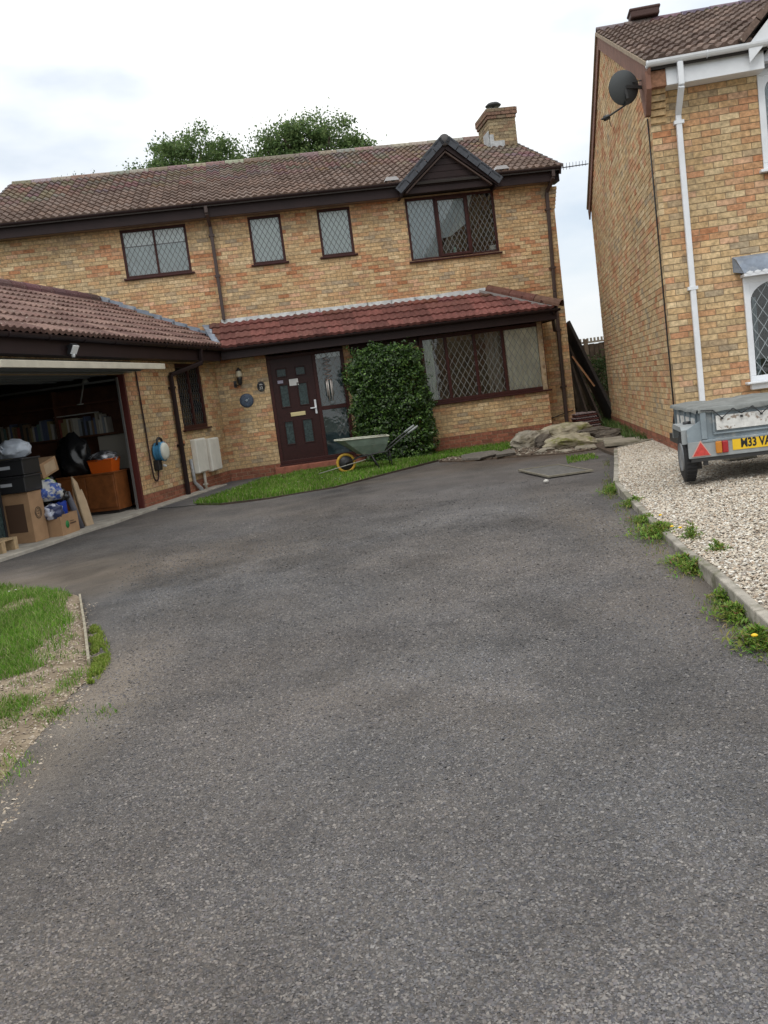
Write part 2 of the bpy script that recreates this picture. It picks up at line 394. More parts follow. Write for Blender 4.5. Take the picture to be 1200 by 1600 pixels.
def frame_rect(mb, x0, x1, z0, z1, f, y0, y1):
    mb.box(x0, x1, y0, y1, z1 - f, z1); mb.box(x0, x1, y0, y1, z0, z0 + f)
    mb.box(x0, x0 + f, y0, y1, z0 + f, z1 - f); mb.box(x1 - f, x1, y0, y1, z0 + f, z1 - f)
def window(root, T, x0, x1, z0, z1, m, lights, f=.05, sill=True, openers=(), came=None, room=True, rx=.4, arch=False, sash=.035, lat=(.105, .18, .009), sillm=None):
    """lights: x positions of mullions. Frame sits 2 cm behind the wall face."""
    fr = MB(); y0, y1 = .012, .085; frame_rect(fr, x0, x1, z0, z1, f, y0, y1)
    for mx in lights: fr.box(mx - f * .42, mx + f * .42, y0, y1, z0 + f, z1 - f)
    win = fr.build('window', m, root, T); bevel(win, .006, 2)
    edges = [x0 + f] + [v for mx in lights for v in (mx - f * .42, mx + f * .42)] + [x1 - f]
    for i in range(0, len(edges), 2):
        a, b = edges[i], edges[i + 1]; c, d = z0 + f, z1 - f
        if i // 2 in openers:
            sb = MB(); frame_rect(sb, a - .012, b + .012, c - .012, d + .012, sash + .02, -.008, .05); bevel(sb.build('sash', m, win), .005); a += sash; b -= sash; c += sash; d -= sash
        pm = MB(); pm.box(a - .005, b + .005, .045, .049, c - .005, d + .005); pm.build('pane', M_GLASS, win)
        lm = MB(); lattice(lm, a, b, c, d, .041, *lat); lm.build('leading', came or M_CAME, win)
        if arch:
            am = MB(); mid = (a + b) / 2; h = (b - a) * .36; n = 8
            for sg in (-1, 1):
                e = a if sg < 0 else b; pl = [(e, d + .002)] + [(e + (mid - e) * (1 - math.cos(math.pi / 2 * k / n)), d - h + h * math.sin(math.pi / 2 * k / n)) for k in range(n + 1)]
                am.prism(pl if sg < 0 else pl[::-1], .045, Matrix.Translation((0, .018, 0)))
            am.build('arch_spandrel', m, win)
    if sill:
        sm = MB(); sm.box(x0 - .05, x1 + .05, -.06, .09, z0 - .035, z0 - .001); bevel(sm.build('sill', sillm or m, win), .006)
    if room:
        rm = MB(); rm.box(x0 - rx, x1 + rx, .13, 3.0, z0 - .6, z1 + .3, skip=('f',)); rm.build('room', M_ROOM, win)
    return win
def drape(win, x0, x1, z0, z1, y, m, folds=8, depth=.03, name='curtain'):
    n = folds * 6; vs = []; fs = []
    for i in range(n + 1):
        x = x0 + (x1 - x0) * i / n; yy = y + depth * math.sin(i / 6 * 2 * math.pi) * (.7 + .3 * math.sin(i * .37))
        vs += [(x, yy, z0), (x, yy, z1)]
    for i in range(n): fs.append((2 * i, 2 * i + 2, 2 * i + 3, 2 * i + 1))
    mb = MB(); mb.add(vs, fs, None, True); return mb.build(name, m, win)
def downpipe(root, pts, m, sq=.065, brackets=(), wall_y=None):
    mb = MB()
    for a, b in zip(pts, pts[1:]): mb.bar(a, b, sq, sq, up=(0, 1, 0))
    o = mb.build('downpipe', m, root); bevel(o, .012)
    bm_ = MB()
    for z in brackets:
        for a, b in zip(pts, pts[1:]):
            if min(a[2], b[2]) < z < max(a[2], b[2]):
                t = (z - a[2]) / (b[2] - a[2]); x = a[0] + (b[0] - a[0]) * t; y = a[1] + (b[1] - a[1]) * t
                bm_ = MB(); bm_.box(x - sq * .85, x + sq * .85, y - sq * .6, y + sq * .75, z - .02, z + .02); bm_.build('bracket', m, o)
    return o

# ------------------------------------------------------------------ geometry of the place
HX = rad(6.6); W0 = 18.7585
def Hm(u=0, wv=0, z=0): return Matrix.Translation((math.cos(HX) * u - math.sin(HX) * (W0 + wv), math.sin(HX) * u + math.cos(HX) * (W0 + wv), z))
HT = Hm() @ Matrix.Rotation(HX, 4, 'Z')
GT = Matrix.Translation((-2.9408, 18.5434, 0)) @ Matrix.Rotation(rad(90 - 11.7), 4, 'Z')
NT = Matrix.Translation((3.788, 11.5986, 0)) @ Matrix.Rotation(rad(-9.12), 4, 'Z')
def hw(u, wv, z=0): return HT @ Vector((u, wv, z))
def gw(x, y, z=0): return GT @ Vector((x, y, z))

# ------------------------------------------------------------------ ground, drive
def gridmesh(name, x0, x1, y0, y1, step, z, m, amp=0, sc=1.0):
    nx = int((x1 - x0) / step) + 1; ny = int((y1 - y0) / step) + 1
    xs = np.linspace(x0, x1, nx); ys = np.linspace(y0, y1, ny); V = []
    for yy in ys:
        for xx in xs: V.append((xx, yy, z + (amp * noise.noise((xx * sc, yy * sc, 3.1)) if amp else 0)))
    F = [(j * nx + i, j * nx + i + 1, (j + 1) * nx + i + 1, (j + 1) * nx + i) for j in range(ny - 1) for i in range(nx - 1)]
    return npmesh(name, np.array(V), np.array(F), m, smooth=True)
M_SOILG = mat('ground_soil', (.10, .085, .055), rough=1, noise_scale=.6, noise_amt=.4, two=((.05, .08, .02), .4, .4, .6))
g = MB(); g.add([(-300, -60, -.06), (300, -60, -.06), (300, 500, -.06), (-300, 500, -.06)], [(0, 1, 2, 3)]); struct(g.build('ground', M_SOILG))
def asphalt():
    m = bpy.data.materials.new('asphalt'); m.use_nodes = True; t = m.node_tree; b = t.nodes['Principled BSDF']; lk = t.links.new
    b.inputs['Roughness'].default_value = .88; b.inputs['Specular IOR Level'].default_value = .3
    geo = N(t, 'ShaderNodeNewGeometry'); P = geo.outputs['Position']
    def vor(sc, rnd=1.0, feat='F1'):
        v = N(t, 'ShaderNodeTexVoronoi', feature=feat); v.inputs['Scale'].default_value = sc; v.inputs['Randomness'].default_value = rnd; lk(P, v.inputs['Vector']); return v
    def noi(sc, det=6, rg=.6):
        n = N(t, 'ShaderNodeTexNoise'); n.inputs['Scale'].default_value = sc; n.inputs['Detail'].default_value = det; n.inputs['Roughness'].default_value = rg; lk(P, n.inputs['Vector']); return n.outputs[0]
    def ramp(src, els):
        r = N(t, 'ShaderNodeValToRGB'); e = r.color_ramp.elements
        while len(e) > 1: e.remove(e[0])
        e[0].position = els[0][0]; e[0].color = (*els[0][1], 1)
        for p, c in els[1:]: q = e.new(p); q.color = (*c, 1)
        lk(src, r.inputs[0]); return r.outputs[0]
    def mixc(f, a, c, blend='MIX'):
        x = N(t, 'ShaderNodeMix', data_type='RGBA', blend_type=blend)
        if isinstance(f, float): x.inputs[0].default_value = f
        else: lk(f, x.inputs[0])
        for s_, v in ((6, a), (7, c)):
            if isinstance(v, tuple): x.inputs[s_].default_value = (*v, 1)
            else: lk(v, x.inputs[s_])
        return x.outputs[2]
    v1 = vor(105); v2 = vor(48); v3 = vor(260)
    sx = N(t, 'ShaderNodeSeparateColor'); lk(v1.outputs['Color'], sx.inputs[0])
    stone = ramp(sx.outputs[0], [(0, (.055, .055, .06)), (.35, (.085, .082, .082)), (.7, (.13, .125, .118)), (.92, (.19, .175, .16)), (1, (.36, .35, .33))])
    tint = ramp(sx.outputs[1], [(0, (.95, 1.0, 1.08)), (.6, (1, 1, 1)), (1, (1.15, .98, .88))])
    c = mixc(1.0, stone, tint, 'MULTIPLY')
    c = mixc(ramp(v1.outputs['Distance'], [(.25, (0, 0, 0)), (.62, (.75, .75, .75))]), c, (.055, .052, .05))
    s3 = N(t, 'ShaderNodeSeparateColor'); lk(v3.outputs['Color'], s3.inputs[0]); c = mixc(.45, c, ramp(s3.outputs[1], [(0, (.06, .058, .06)), (1, (.17, .16, .15))]))
    s2 = N(t, 'ShaderNodeSeparateColor'); lk(v2.outputs['Color'], s2.inputs[0])
    c = mixc(.55, c, ramp(noi(75, 3, .7), [(.36, (.035, .035, .038)), (.5, (.11, .107, .105)), (.64, (.21, .20, .19))]))
    c = mixc(.35, c, ramp(noi(22, 5, .75), [(.38, (.05, .05, .053)), (.5, (.11, .107, .104)), (.62, (.18, .17, .16))]))
    c = mixc(ramp(noi(.42, 4), [(.38, (0, 0, 0)), (.62, (.6, .6, .6))]), c, mixc(.5, c, (.155, .135, .112)))      # dust film
    c = mixc(ramp(noi(1.7, 5), [(.35, (.45, .45, .45)), (.6, (0, 0, 0))]), c, mixc(.55, c, (.05, .05, .054)))      # worn dark patches
    c = mixc(ramp(noi(6.0, 5), [(.5, (0, 0, 0)), (.75, (.4, .4, .4))]), c, mixc(.5, c, (.19, .175, .155)))
    # dried mud along the left edge and by the beds
    sp = N(t, 'ShaderNodeSeparateXYZ'); lk(P, sp.inputs[0])
    def near(cx, cy, rx, ry):
        mp_ = N(t, 'ShaderNodeMapping', vector_type='POINT'); mp_.inputs['Location'].default_value = (-cx / rx, -cy / ry, 0); mp_.inputs['Scale'].default_value = (1 / rx, 1 / ry, 0); lk(P, mp_.inputs[0])
        ln_ = N(t, 'ShaderNodeVectorMath', operation='LENGTH'); lk(mp_.outputs[0], ln_.inputs[0])
        ad = N(t, 'ShaderNodeMath', operation='ADD'); lk(ln_.outputs[1], ad.inputs[0]); lk(noi(1.9, 5), ad.inputs[1]); return ramp(ad.outputs[0], [(.65, (.75, .75, .75)), (1.0, (0, 0, 0))]) if False else ramp_inv(ad.outputs[0])
    def ramp_inv(s_):
        r = N(t, 'ShaderNodeMapRange'); r.inputs['From Min'].default_value = .75; r.inputs['From Max'].default_value = 1.55; r.inputs['To Min'].default_value = .8; r.inputs['To Max'].default_value = 0; lk(s_, r.inputs[0]); return r.outputs[0]
    for (cx, cy, rx, ry, cc) in ((-2.6, 8.6, 2.2, 1.5, (.20, .165, .125)), (-1.5, 4.4, .35, 1.6, (.24, .21, .17)), (2.0, 15.6, 2.2, 1.5, (.115, .085, .062)), (3.1, 15.1, 1.2, .9, (.085, .06, .042)), (1.75, 7.2, .35, 4.5, (.14, .12, .095)), (-.2, 14.6, 2.5, .7, (.13, .11, .09)), (1.2, 12.0, 2.5, 3.0, (.15, .14, .135)), (1.45, 4.6, .5, .9, (.17, .15, .13))):
        c = mixc(near(cx, cy, rx, ry), c, mixc(.7, c, cc))
    at_ = N(t, 'ShaderNodeAttribute'); at_.attribute_name = 'Col'; c = mixc(1.0, c, at_.outputs['Color'], 'MULTIPLY'); sc_ = N(t, 'ShaderNodeVectorMath', operation='SCALE'); sc_.inputs['Scale'].default_value = 1.12; lk(c, sc_.inputs[0]); lk(sc_.outputs[0], b.inputs['Base Color'])
    bp = N(t, 'ShaderNodeBump'); bp.inputs['Strength'].default_value = .85; bp.inputs['Distance'].default_value = .010; bp.invert = True; lk(v1.outputs['Distance'], bp.inputs['Height'])
    bp2 = N(t, 'ShaderNodeBump'); bp2.inputs['Strength'].default_value = .9; bp2.inputs['Distance'].default_value = .02; lk(noi(38, 8, .75), bp2.inputs['Height']); lk(bp.outputs[0], bp2.inputs['Normal'])
    lk(bp2.outputs[0], b.inputs['Normal']); return m
M_ASPH = asphalt()
def sm(a, b, v): v = min(max((v - a) / (b - a), 0), 1); return v * v * (3 - 2 * v)
def drive_tone(x, y):
    nn = noise.noise
    w_ = (nn((x * .5, y * .5, 21)) + .5 * nn((x * 1.7, y * 1.7, 22)))
    t_ = 1.04 + .20 * nn((x * .42 + 3, y * .30, 1.7)) + .20 * nn((x * 1.3, y * .9, 4.4)) + .16 * nn((x * 3.7, y * 2.6, 9.1)) + .10 * nn((x * 9, y * 7, 2.1))
    d = nn((x * .8 + 5, y * .55, 33)) + .45 * nn((x * 2.9, y * 2.2, 34)) + .2 * nn((x * 9, y * 8, 35))
    t_ -= .26 * sm(.22, .55, d)                      # darker tarry, damp-looking patches
    t_ += .20 * sm(.25, .6, nn((x * .7, y * .6, 51)) + .4 * nn((x * 3, y * 3, 52)))   # dusty scuffed patches
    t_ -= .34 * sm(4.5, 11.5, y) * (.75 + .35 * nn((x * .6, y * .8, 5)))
    return (t_ * (1.045 + .05 * w_), t_ * (1.005 + .0 * w_), t_ * (.985 - .05 * w_))
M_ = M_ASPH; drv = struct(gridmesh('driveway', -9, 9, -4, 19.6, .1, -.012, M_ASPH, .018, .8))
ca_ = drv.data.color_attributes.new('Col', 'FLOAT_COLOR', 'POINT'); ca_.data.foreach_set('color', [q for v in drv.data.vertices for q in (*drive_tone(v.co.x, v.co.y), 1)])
# loose stone chips lying on the drive
def chips(name, P, size, m, pal, parent=None, flat=.55, lift=.25, tone=None):
    n = len(P); base = np.array([(1, 0, 0), (0, 1, 0), (-1, 0, 0), (0, -1, 0), (0, 0, 1)], float)
    V = base[None] * RNG.uniform(.6, 1.35, (n, 5, 1)); V[:, :, 2] *= flat
    V[:, :, 0] *= RNG.uniform(.8, 1.3, (n, 1))
    a = RNG.uniform(0, 6.28, n); ca, sa = np.cos(a)[:, None], np.sin(a)[:, None]
    tl = RNG.uniform(-.6, .6, (n, 1)); x = V[:, :, 0]; y = V[:, :, 1]; z = V[:, :, 2] + x * tl
    V = np.stack([x * ca - y * sa, x * sa + y * ca, z], 2) * size[:, None, None]
    V = V + P[:, None, :]; V[:, :, 2] += size[:, None] * lift
    T8 = np.array([(0, 1, 4), (1, 2, 4), (2, 3, 4), (3, 0, 4)])
    F = (T8[None] + (np.arange(n) * 5)[:, None, None]).reshape(-1, 3)
    pal = np.array(pal); c = pal[RNG.integers(0, len(pal), n)] * RNG.uniform(.75, 1.2, (n, 1))
    if tone is not None: c = c * tone
    return npmesh(name, V.reshape(-1, 3), F, m, np.repeat(c, 4, 0), parent)
M_CHIP = mat('stone_chip', attr=True, rough=.85, spec=.3)
n = 420000; yy = 1.55 + 11.5 * RNG.random(n) ** 1.7; xx = RNG.uniform(-1, 1, n) * (.5 + yy * .45)
edge_l = -1.45 - (yy - 3.5).clip(0) * .22; edge_r = 1.6 + (yy - 4).clip(0) * .12
fall = np.clip((xx - edge_l) / .35, 0, 1) * np.clip((edge_r - xx) / .2, 0, 1) * np.clip((12.5 - yy) / 5.5, 0, 1); keep = RNG.random(n) < fall; xx, yy = xx[keep], yy[keep]
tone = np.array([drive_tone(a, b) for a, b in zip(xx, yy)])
zz = np.array([-.012 + .018 * noise.noise((a * .8, b * .8, 3.1)) for a, b in zip(xx, yy)])
stuff(chips('loose_grit', np.stack([xx, yy, zz], 1), (.0018 + .0034 * RNG.random(len(xx)) ** 2) * (1 + .13 * yy), M_CHIP, [(.075, .075, .08), (.10, .098, .098), (.14, .135, .13), (.17, .16, .148), (.11, .10, .092), (.09, .09, .095), (.13, .12, .115), (.12, .118, .12), (.065, .065, .067), (.055, .055, .06), (.10, .095, .10), (.15, .145, .14)], flat=.55, lift=.0, tone=tone * 1.04))

def poly_sheet(name, pts, z, m, h=.03, kind='structure'):
    mb = MB(); n = len(pts); vs = [(x, y, z) for x, y in pts] + [(x, y, z - h) for x, y in pts]
    mb.add(vs, [tuple(range(n))] + [(i, i + n, (i + 1) % n + n, (i + 1) % n) for i in range(n)]); o = mb.build(name, m); o['kind'] = kind; return o
def inpoly(px, py, pts):
    r = np.zeros(len(px), bool); n = len(pts); j = n - 1
    for i in range(n):
        xi, yi = pts[i]; xj, yj = pts[j]
        c = ((yi > py) != (yj > py)) & (px < (xj - xi) * (py - yi) / (yj - yi + 1e-12) + xi); r ^= c; j = i
    return r
def scatter(pts, n, dens=None):
    xs = [p[0] for p in pts]; ys = [p[1] for p in pts]; x = RNG.uniform(min(xs), max(xs), n); y = RNG.uniform(min(ys), max(ys), n); k = inpoly(x, y, pts); x, y = x[k], y[k]
    if dens is not None:
        d = np.array([dens(a, b) for a, b in zip(x, y)]); k = RNG.random(len(x)) < d; x, y = x[k], y[k]
    return x, y
def grass(name, x, y, z, h0, h1, wd, cols, lean=.6, parent=None):
    n = len(x); h = RNG.uniform(h0, h1, n); a = RNG.uniform(0, 6.28, n); l = RNG.uniform(0, lean, n) * h; la = RNG.uniform(0, 6.28, n); wv = wd * RNG.uniform(.6, 1.3, n)
    z = np.broadcast_to(z, n) if np.ndim(z) == 0 else z
    bx, by = np.cos(a) * wv / 2, np.sin(a) * wv / 2; dx, dy = np.cos(la) * l, np.sin(la) * l
    V = np.stack([np.stack([x - bx, y - by, z], 1), np.stack([x + bx, y + by, z], 1), np.stack([x + dx * .35 + bx * .8, y + dy * .35 + by * .8, z + h * .6], 1), np.stack([x + dx * .35 - bx * .8, y + dy * .35 - by * .8, z + h * .6], 1), np.stack([x + dx, y + dy, z + h], 1)], 1)
    o = (np.arange(n) * 5)[:, None]; F = np.concatenate([o + np.array([0, 1, 2]), o + np.array([0, 2, 3]), o + np.array([3, 2, 4])], 1).reshape(-1, 3)
    pal = np.array(cols); pn = np.array([noise.noise((a_ * 1.6, b_ * 1.6, 5)) for a_, b_ in zip(x, y)]); c = pal[RNG.integers(0, len(pal), n)] * (RNG.uniform(.7, 1.25, n) * (1 + .35 * pn))[:, None]
    return npmesh(name, V.reshape(-1, 3), F, M_GRASS, np.repeat(c, 3, 0), parent)
GREEN = [(.10, .23, .022), (.135, .28, .03), (.085, .19, .02), (.18, .29, .05), (.27, .29, .12)]
M_LSOIL = mat('lawn_soil', (.07, .085, .03), rough=1, noise_scale=14, noise_amt=.4, bump=.8, bump_scale=40)
M_EARTH = mat('bare_earth', (.24, .19, .135), rough=1, spec=.1, noise_scale=8, noise_amt=.3, bump=1, bump_scale=45, two=((.17, .13, .09), 5, .45, .62))
M_MUD = mat('wet_earth', (.085, .06, .042), rough=.95, noise_scale=12, noise_amt=.35, bump=1, bump_scale=45)

# left lawn with bare earth strip
LEFT = [(-9, 8.9), (-3.6, 8.46), (-3.05, 8.0), (-2.58, 7.5), (-2.50, 7.33), (-2.07, 6.1), (-1.78, 5.2), (-1.68, 4.9), (-1.7, 4.6), (-1.66, 4.2), (-1.64, 3.8), (-1.62, 3.5), (-1.8, 2.6), (-9, 2.6)]
def left_edge(y): 
    pts = sorted([(p[1], p[0]) for p in LEFT[1:-1]]); return float(np.interp(y, [p[0] for p in pts], [p[1] for p in pts]))
def lawn_h(x, y):
    d = left_edge(y) - x; e = min(max((d + .03) / (.14 if y > 5.1 else .3), 0), 1); f = min(max((8.75 - y + (x + 2.6) * -.2) / .3, 0), 1)
    return -.012 + min(e, f) * .05 + .012 * noise.noise((x * 5, y * 5, 0)) * e
nx, ny = 90, 110; V = []; F = []
for j in range(ny + 1):
    y = 2.6 + (8.95 - 2.6) * j / ny; xr = left_edge(min(y, 8.46)) if y < 8.46 else -3.6 - (y - 8.46) * 11
    for i in range(nx + 1):
        x = xr - (xr + 9) * (1 - (1 - i / nx) ** .45) if xr > -9 else -9; x = xr + (-9 - xr) * (i / nx) ** 2; V.append((x, y, lawn_h(x, y)))
for j in range(ny):
    for i in range(nx): a = j * (nx + 1) + i; F.append((a + 1, a, a + nx + 1, a + nx + 2))
struct(npmesh('lawn_bed', np.array(V), np.array(F), M_EARTH, smooth=True))
GR_L = [(-9, 8.95), (-3.6, 8.42), (-3.05, 7.95), (-2.58, 7.4), (-2.48, 6.9), (-2.22, 6.3), (-2.04, 5.7), (-1.96, 5.3), (-2.02, 4.95), (-2.3, 4.75), (-9, 4.2)]
x, y = scatter(GR_L, 330000, lambda a, b: (1 if a > -6 else .25) * (.25 + .75 * (noise.noise((a * 2.2, b * 2.2, 2)) > -.32)) * min(1, (left_edge(b) - a) * 3))
stuff(grass('lawn_grass', x, y, np.array([lawn_h(a, b) - .004 for a, b in zip(x, y)]), .02, .062, .005, GREEN, 1.1))
sx_, sy_ = scatter([(-2.45, 7.1), (-1.8, 5.2), (-1.7, 4.6), (-1.68, 3.5), (-2.4, 3.2), (-2.6, 5.2)], 9000, lambda a, b: .75 if noise.noise((a * 5, b * 3, 14)) > .12 else .07); tufts = [(sx_, sy_)]
for (cx, cy, sx_, sy_, n) in ((-1.93, 4.28, .04, .09, 1300), (-1.88, 4.42, .03, .05, 300), (-1.76, 4.72, .02, .06, 160), (-1.64, 3.58, .035, .07, 260), (-1.68, 4.27, .03, .05, 260), (-1.44, 4.2, .03, .04, 70), (-1.75, 4.92, .02, .05, 140)):
    tufts.append((RNG.normal(cx, sx_ * 1.5, n), RNG.normal(cy, sy_ * 1.4, n)))
x = np.concatenate([t_[0] for t_ in tufts]); y = np.concatenate([t_[1] for t_ in tufts])
stuff(grass('verge_grass', x, y, np.array([max(lawn_h(a, b), -.012) - .002 for a, b in zip(x, y)]), .010, .038, .0045, GREEN + [(.3, .27, .13)], 1.3))
yy_ = RNG.uniform(4.75, 6.2, 8000); x = np.interp(yy_, [4.75, 5.2, 6.1, 6.3], [-1.66, -1.74, -2.04, -2.12]) + .022 + RNG.normal(size=8000) * np.interp(yy_, [4.75, 5.3, 6.0, 6.25], [.012, .024, .018, .006]); y = yy_
k = np.array([noise.noise((a * 16, b * 7, 4)) > -.05 + .3 * random.random() - .2 for a, b in zip(x, y)]); x, y = x[k], y[k]
stuff(grass('moss_strip', x, y, -.008, .010, .03, .006, [(.19, .27, .035), (.14, .22, .03), (.25, .27, .08)], 1.3))
x, y = scatter([(-2.55, 7.2), (-2.3, 7.1), (-1.72, 5.2), (-1.55, 4.2), (-1.4, 3.0), (-1.85, 3.0), (-2.0, 4.2), (-2.5, 5.4)], 16000)
stuff(chips('earth_crumbs', np.stack([x, y, np.array([max(lawn_h(a, b), -.012) for a, b in zip(x, y)])], 1), RNG.uniform(.002, .009, len(x)) * (1 + .5 * (RNG.random(len(x)) > .985)), M_CHIP, [(.33, .27, .2), (.24, .19, .14), (.17, .13, .1), (.4, .34, .27)]))
be = thing('edging_board', 'thin weathered timber edging board between bare earth and the drive, left side', 'edging')
for p, q in (((-2.50, 7.33), (-2.08, 6.09)), ((-2.08, 6.09), (-1.76, 5.12))):
    mb = MB(); mb.bar((*p, .008), (*q, .008), .016, .06); mb.build('board', mat('grey_timber', (.26, .23, .17), rough=.9, noise_scale=20, noise_amt=.35), be)

# front lawn strip by the house and path
FL = [(-2.95, 14.5), (-2.43, 13.95), (-1.69, 13.85), (-.73, 14.25), (.19, 15.65), (.8, 16.6), (1.32, 17.3), (1.55, 17.0), (2.35, 17.1), (2.75, 17.9), (2.85, 18.95), (1.4, 18.78), (-.4, 18.45), (-1.6, 18.35), (-2.2, 17.6), (-2.6, 15.8)]
poly_sheet('front_bed', FL, .012, M_LSOIL)
x, y = scatter(FL, 75000, lambda a, b: .3 + .7 * (noise.noise((a * 2, b * 2, 7)) > -.35)); stuff(grass('front_lawn_grass', x, y, .012, .03, .085, .011, GREEN, .8))
daisies = MB()
for i in range(34):
    k = RNG.integers(0, len(x)); daisies.lathe([(.004, 0), (.011, .004)], 6, Matrix.Translation((x[k], y[k], .085)))
for i in range(9): daisies.lathe([(.004, 0), (.01, .004)], 6, Matrix.Translation((-3.0 - random.random() * .5, 7.2 + random.random() * .5, .085)))
stuff(daisies.build('lawn_daisies', M_INKW))
M_PATH = mat('path_tarmac', (.085, .083, .085), rough=.95, noise_scale=30, noise_amt=.4, bump=.6, bump_scale=120, two=((.13, .12, .11), 2.5, .45, .65))
poly_sheet('path', [(-3.75, 14.6), (-2.9, 14.35), (-2.6, 15.8), (-2.2, 17.6), (-1.6, 18.35), (-.4, 18.45), (2.8, 18.93), (2.8, 19.2), (-2.98, 18.52)], .006, M_PATH)
mb = MB()
for p, q in zip(FL[1:7], FL[2:7]): mb.bar((*p, -.004), (*q, -.004), .03, .03)
eb = thing('lawn_edging', 'low dark timber edging along the front lawn and drive', 'edging'); mb.build('edging_strip', M_WOODD, eb)
MUD = [(1.3, 17.3), (1.1, 16.7), (1.5, 15.9), (2.2, 15.75), (2.6, 15.3), (3.0, 14.9), (3.5, 15.0), (3.95, 15.6), (4.2, 17.0), (4.9, 18.2), (4.6, 19.3), (2.9, 19.1), (2.6, 17.6), (1.6, 17.2)]
poly_sheet('bare_soil', MUD, .01, M_MUD)
x, y = scatter(MUD, 5200); stuff(chips('soil_rubble', np.stack([x, y, np.full(len(x), .012)], 1), RNG.uniform(.006, .03, len(x)) ** 1.0, M_CHIP, [(.12, .085, .06), (.2, .16, .12), (.08, .06, .045), (.28, .25, .2)]))

# gravel bed and concrete edging on the neighbour's side
KERB = [(1.40, 2.3), (1.66, 4.09), (1.75, 4.75), (1.86, 5.44), (2.15, 7.54), (2.28, 8.3), (2.41, 9.49), (2.95, 11.5), (3.42, 13.3)]
def kerb_x(y): return float(np.interp(y, [k[1] for k in KERB], [k[0] for k in KERB]))
def kerb_z(y): return float(np.interp(y, [3, 5.2, 6, 8.6, 9.6, 13], [.085, .08, .035, .05, .115, .12]))
def gravel_z(x, y): return kerb_z(y) - .012 + (.118 - kerb_z(y)) * min(max((x - kerb_x(y)) / .9, 0), 1)
GRV = [(x_ + .03, y_) for x_, y_ in KERB] + [(3.95, 13.75), (4.35, 14.2), (3.82, 11.58), (12, 10.2), (12, 1.5), (1.5, 1.5)]
M_GRB = mat('gravel_base', (.30, .255, .205), rough=1, noise_scale=40, noise_amt=.5)
V = []; F = []; nx, ny = 24, 60
for j in range(ny + 1):
    y = 1.5 + 12.0 * j / ny; x0_ = kerb_x(y) + .02
    for i in range(nx + 1): x = x0_ + (9 if y < 11 else max(4.1 + (13.5 - y) * .2 - x0_, .4)) * (i / nx) ** 2; V.append((x, y, gravel_z(x, y)))
for j in range(ny):
    for i in range(nx): a = j * (nx + 1) + i; F.append((a, a + 1, a + nx + 2, a + nx + 1))
struct(npmesh('gravel_bed', np.array(V), np.array(F), M_GRB, smooth=True))
poly_sheet('gravel_margin', [(3.44, 13.3), (3.95, 13.75), (4.25, 14.0), (4.3, 11.7), (3.2, 11.6)], .10, M_GRB, .08)
n = 400000; y = 2.0 + 12.2 * RNG.random(n) ** .62 * 1.0; x = RNG.uniform(1.5, 6.2, n)
k = inpoly(x, y, GRV) & (x < .9 + y * .43); x, y = x[k], y[k]; print('gravel', len(x))
stuff(chips('gravel', np.stack([x, y, np.array([gravel_z(a, b) for a, b in zip(x, y)]) - .002 + .014 * RNG.random(len(x))], 1), RNG.uniform(.006, .0135, len(x)), mat('gravel_chip', attr=True, rough=.75, spec=.35), [(.46, .41, .33), (.52, .48, .41), (.40, .33, .25), (.50, .42, .33), (.60, .57, .51), (.33, .25, .18), (.27, .23, .19), (.50, .44, .35)], lift=.2))
ks = thing('kerb_edging', 'weathered concrete edging stones between the drive and the gravel', 'kerb')
ky = [(p[1], p[0]) for p in KERB]
yv = 2.4
while yv < 13.2:
    y1_ = min(yv + .9, 13.3); xa = float(np.interp(yv, [k_[0] for k_ in ky], [k_[1] for k_ in ky])); xb = float(np.interp(y1_, [k_[0] for k_ in ky], [k_[1] for k_ in ky]))
    za, zb = kerb_z(yv), kerb_z(y1_)
    mb = MB(); mb.bar((xa, yv + .004, za - .06), (xb, y1_ - .004, zb - .06 + random.uniform(-.004, .004)), .055, .12); bevel(mb.build('kerb_stone', M_CONC, ks), .008); yv = y1_

# ------------------------------------------------------------------ MAIN HOUSE
H = thing('brick_house', 'detached two storey buff brick house with brown tiled roof and dark brown leaded windows', 'house'); H.matrix_world = HT
I4 = Matrix()
UW = Matrix.Translation((0, .7, 0))
wins = [(-2.28, -.98, 4.25, 5.2), (.26, .93, 4.25, 5.2), (1.67, 2.35, 4.25, 5.2), (3.5, 5.38, 3.96, 5.23)]
wall(H, UW, -4.85, 6.66, 0, 5.26, holes=[(-4.85, 5.86, 0, 2.32)] + wins, seed=1, WT=HT)
wall(H, I4, -.79, 3.3, 0, 2.45, holes=[(.22, 1.77, .19, 2.45)], seed=2, WT=HT)
wall(H, Matrix.Translation((0, -.1, 0)), 3.34, 5.86, 0, .99, seed=3, plinth=.24, WT=HT)
# return walls of the bay and the gable end
wall(H, Matrix.Translation((5.86, -.1, 0)) @ Matrix.Rotation(rad(90), 4, 'Z'), .006, .79, 0, 2.4, seed=4, WT=HT)
wall(H, Matrix.Translation((6.66, .706, 0)) @ Matrix.Rotation(rad(90), 4, 'Z'), 0, 8.0, 0, 7.0, seed=5, WT=HT, poly=[(0, 0), (8, 0), (8, 5.4), (4, 7.0), (0, 5.4)], clip=lambda z: (0, 8) if z < 5.4 else ((z - 5.4) * 2.5, 8 - (z - 5.4) * 2.5))
mb = MB(); mb.box(-4.84, 6.64, 8.55, 8.65, 0, 5.3); mb.box(-4.85, -4.75, .81, 8.55, 0, 5.3); mb.box(-4.74, 6.55, .85, 8.5, 2.35, 2.45); mb.build('rear_shell', mat('rear_brick', (.4, .28, .16), rough=.9), H)
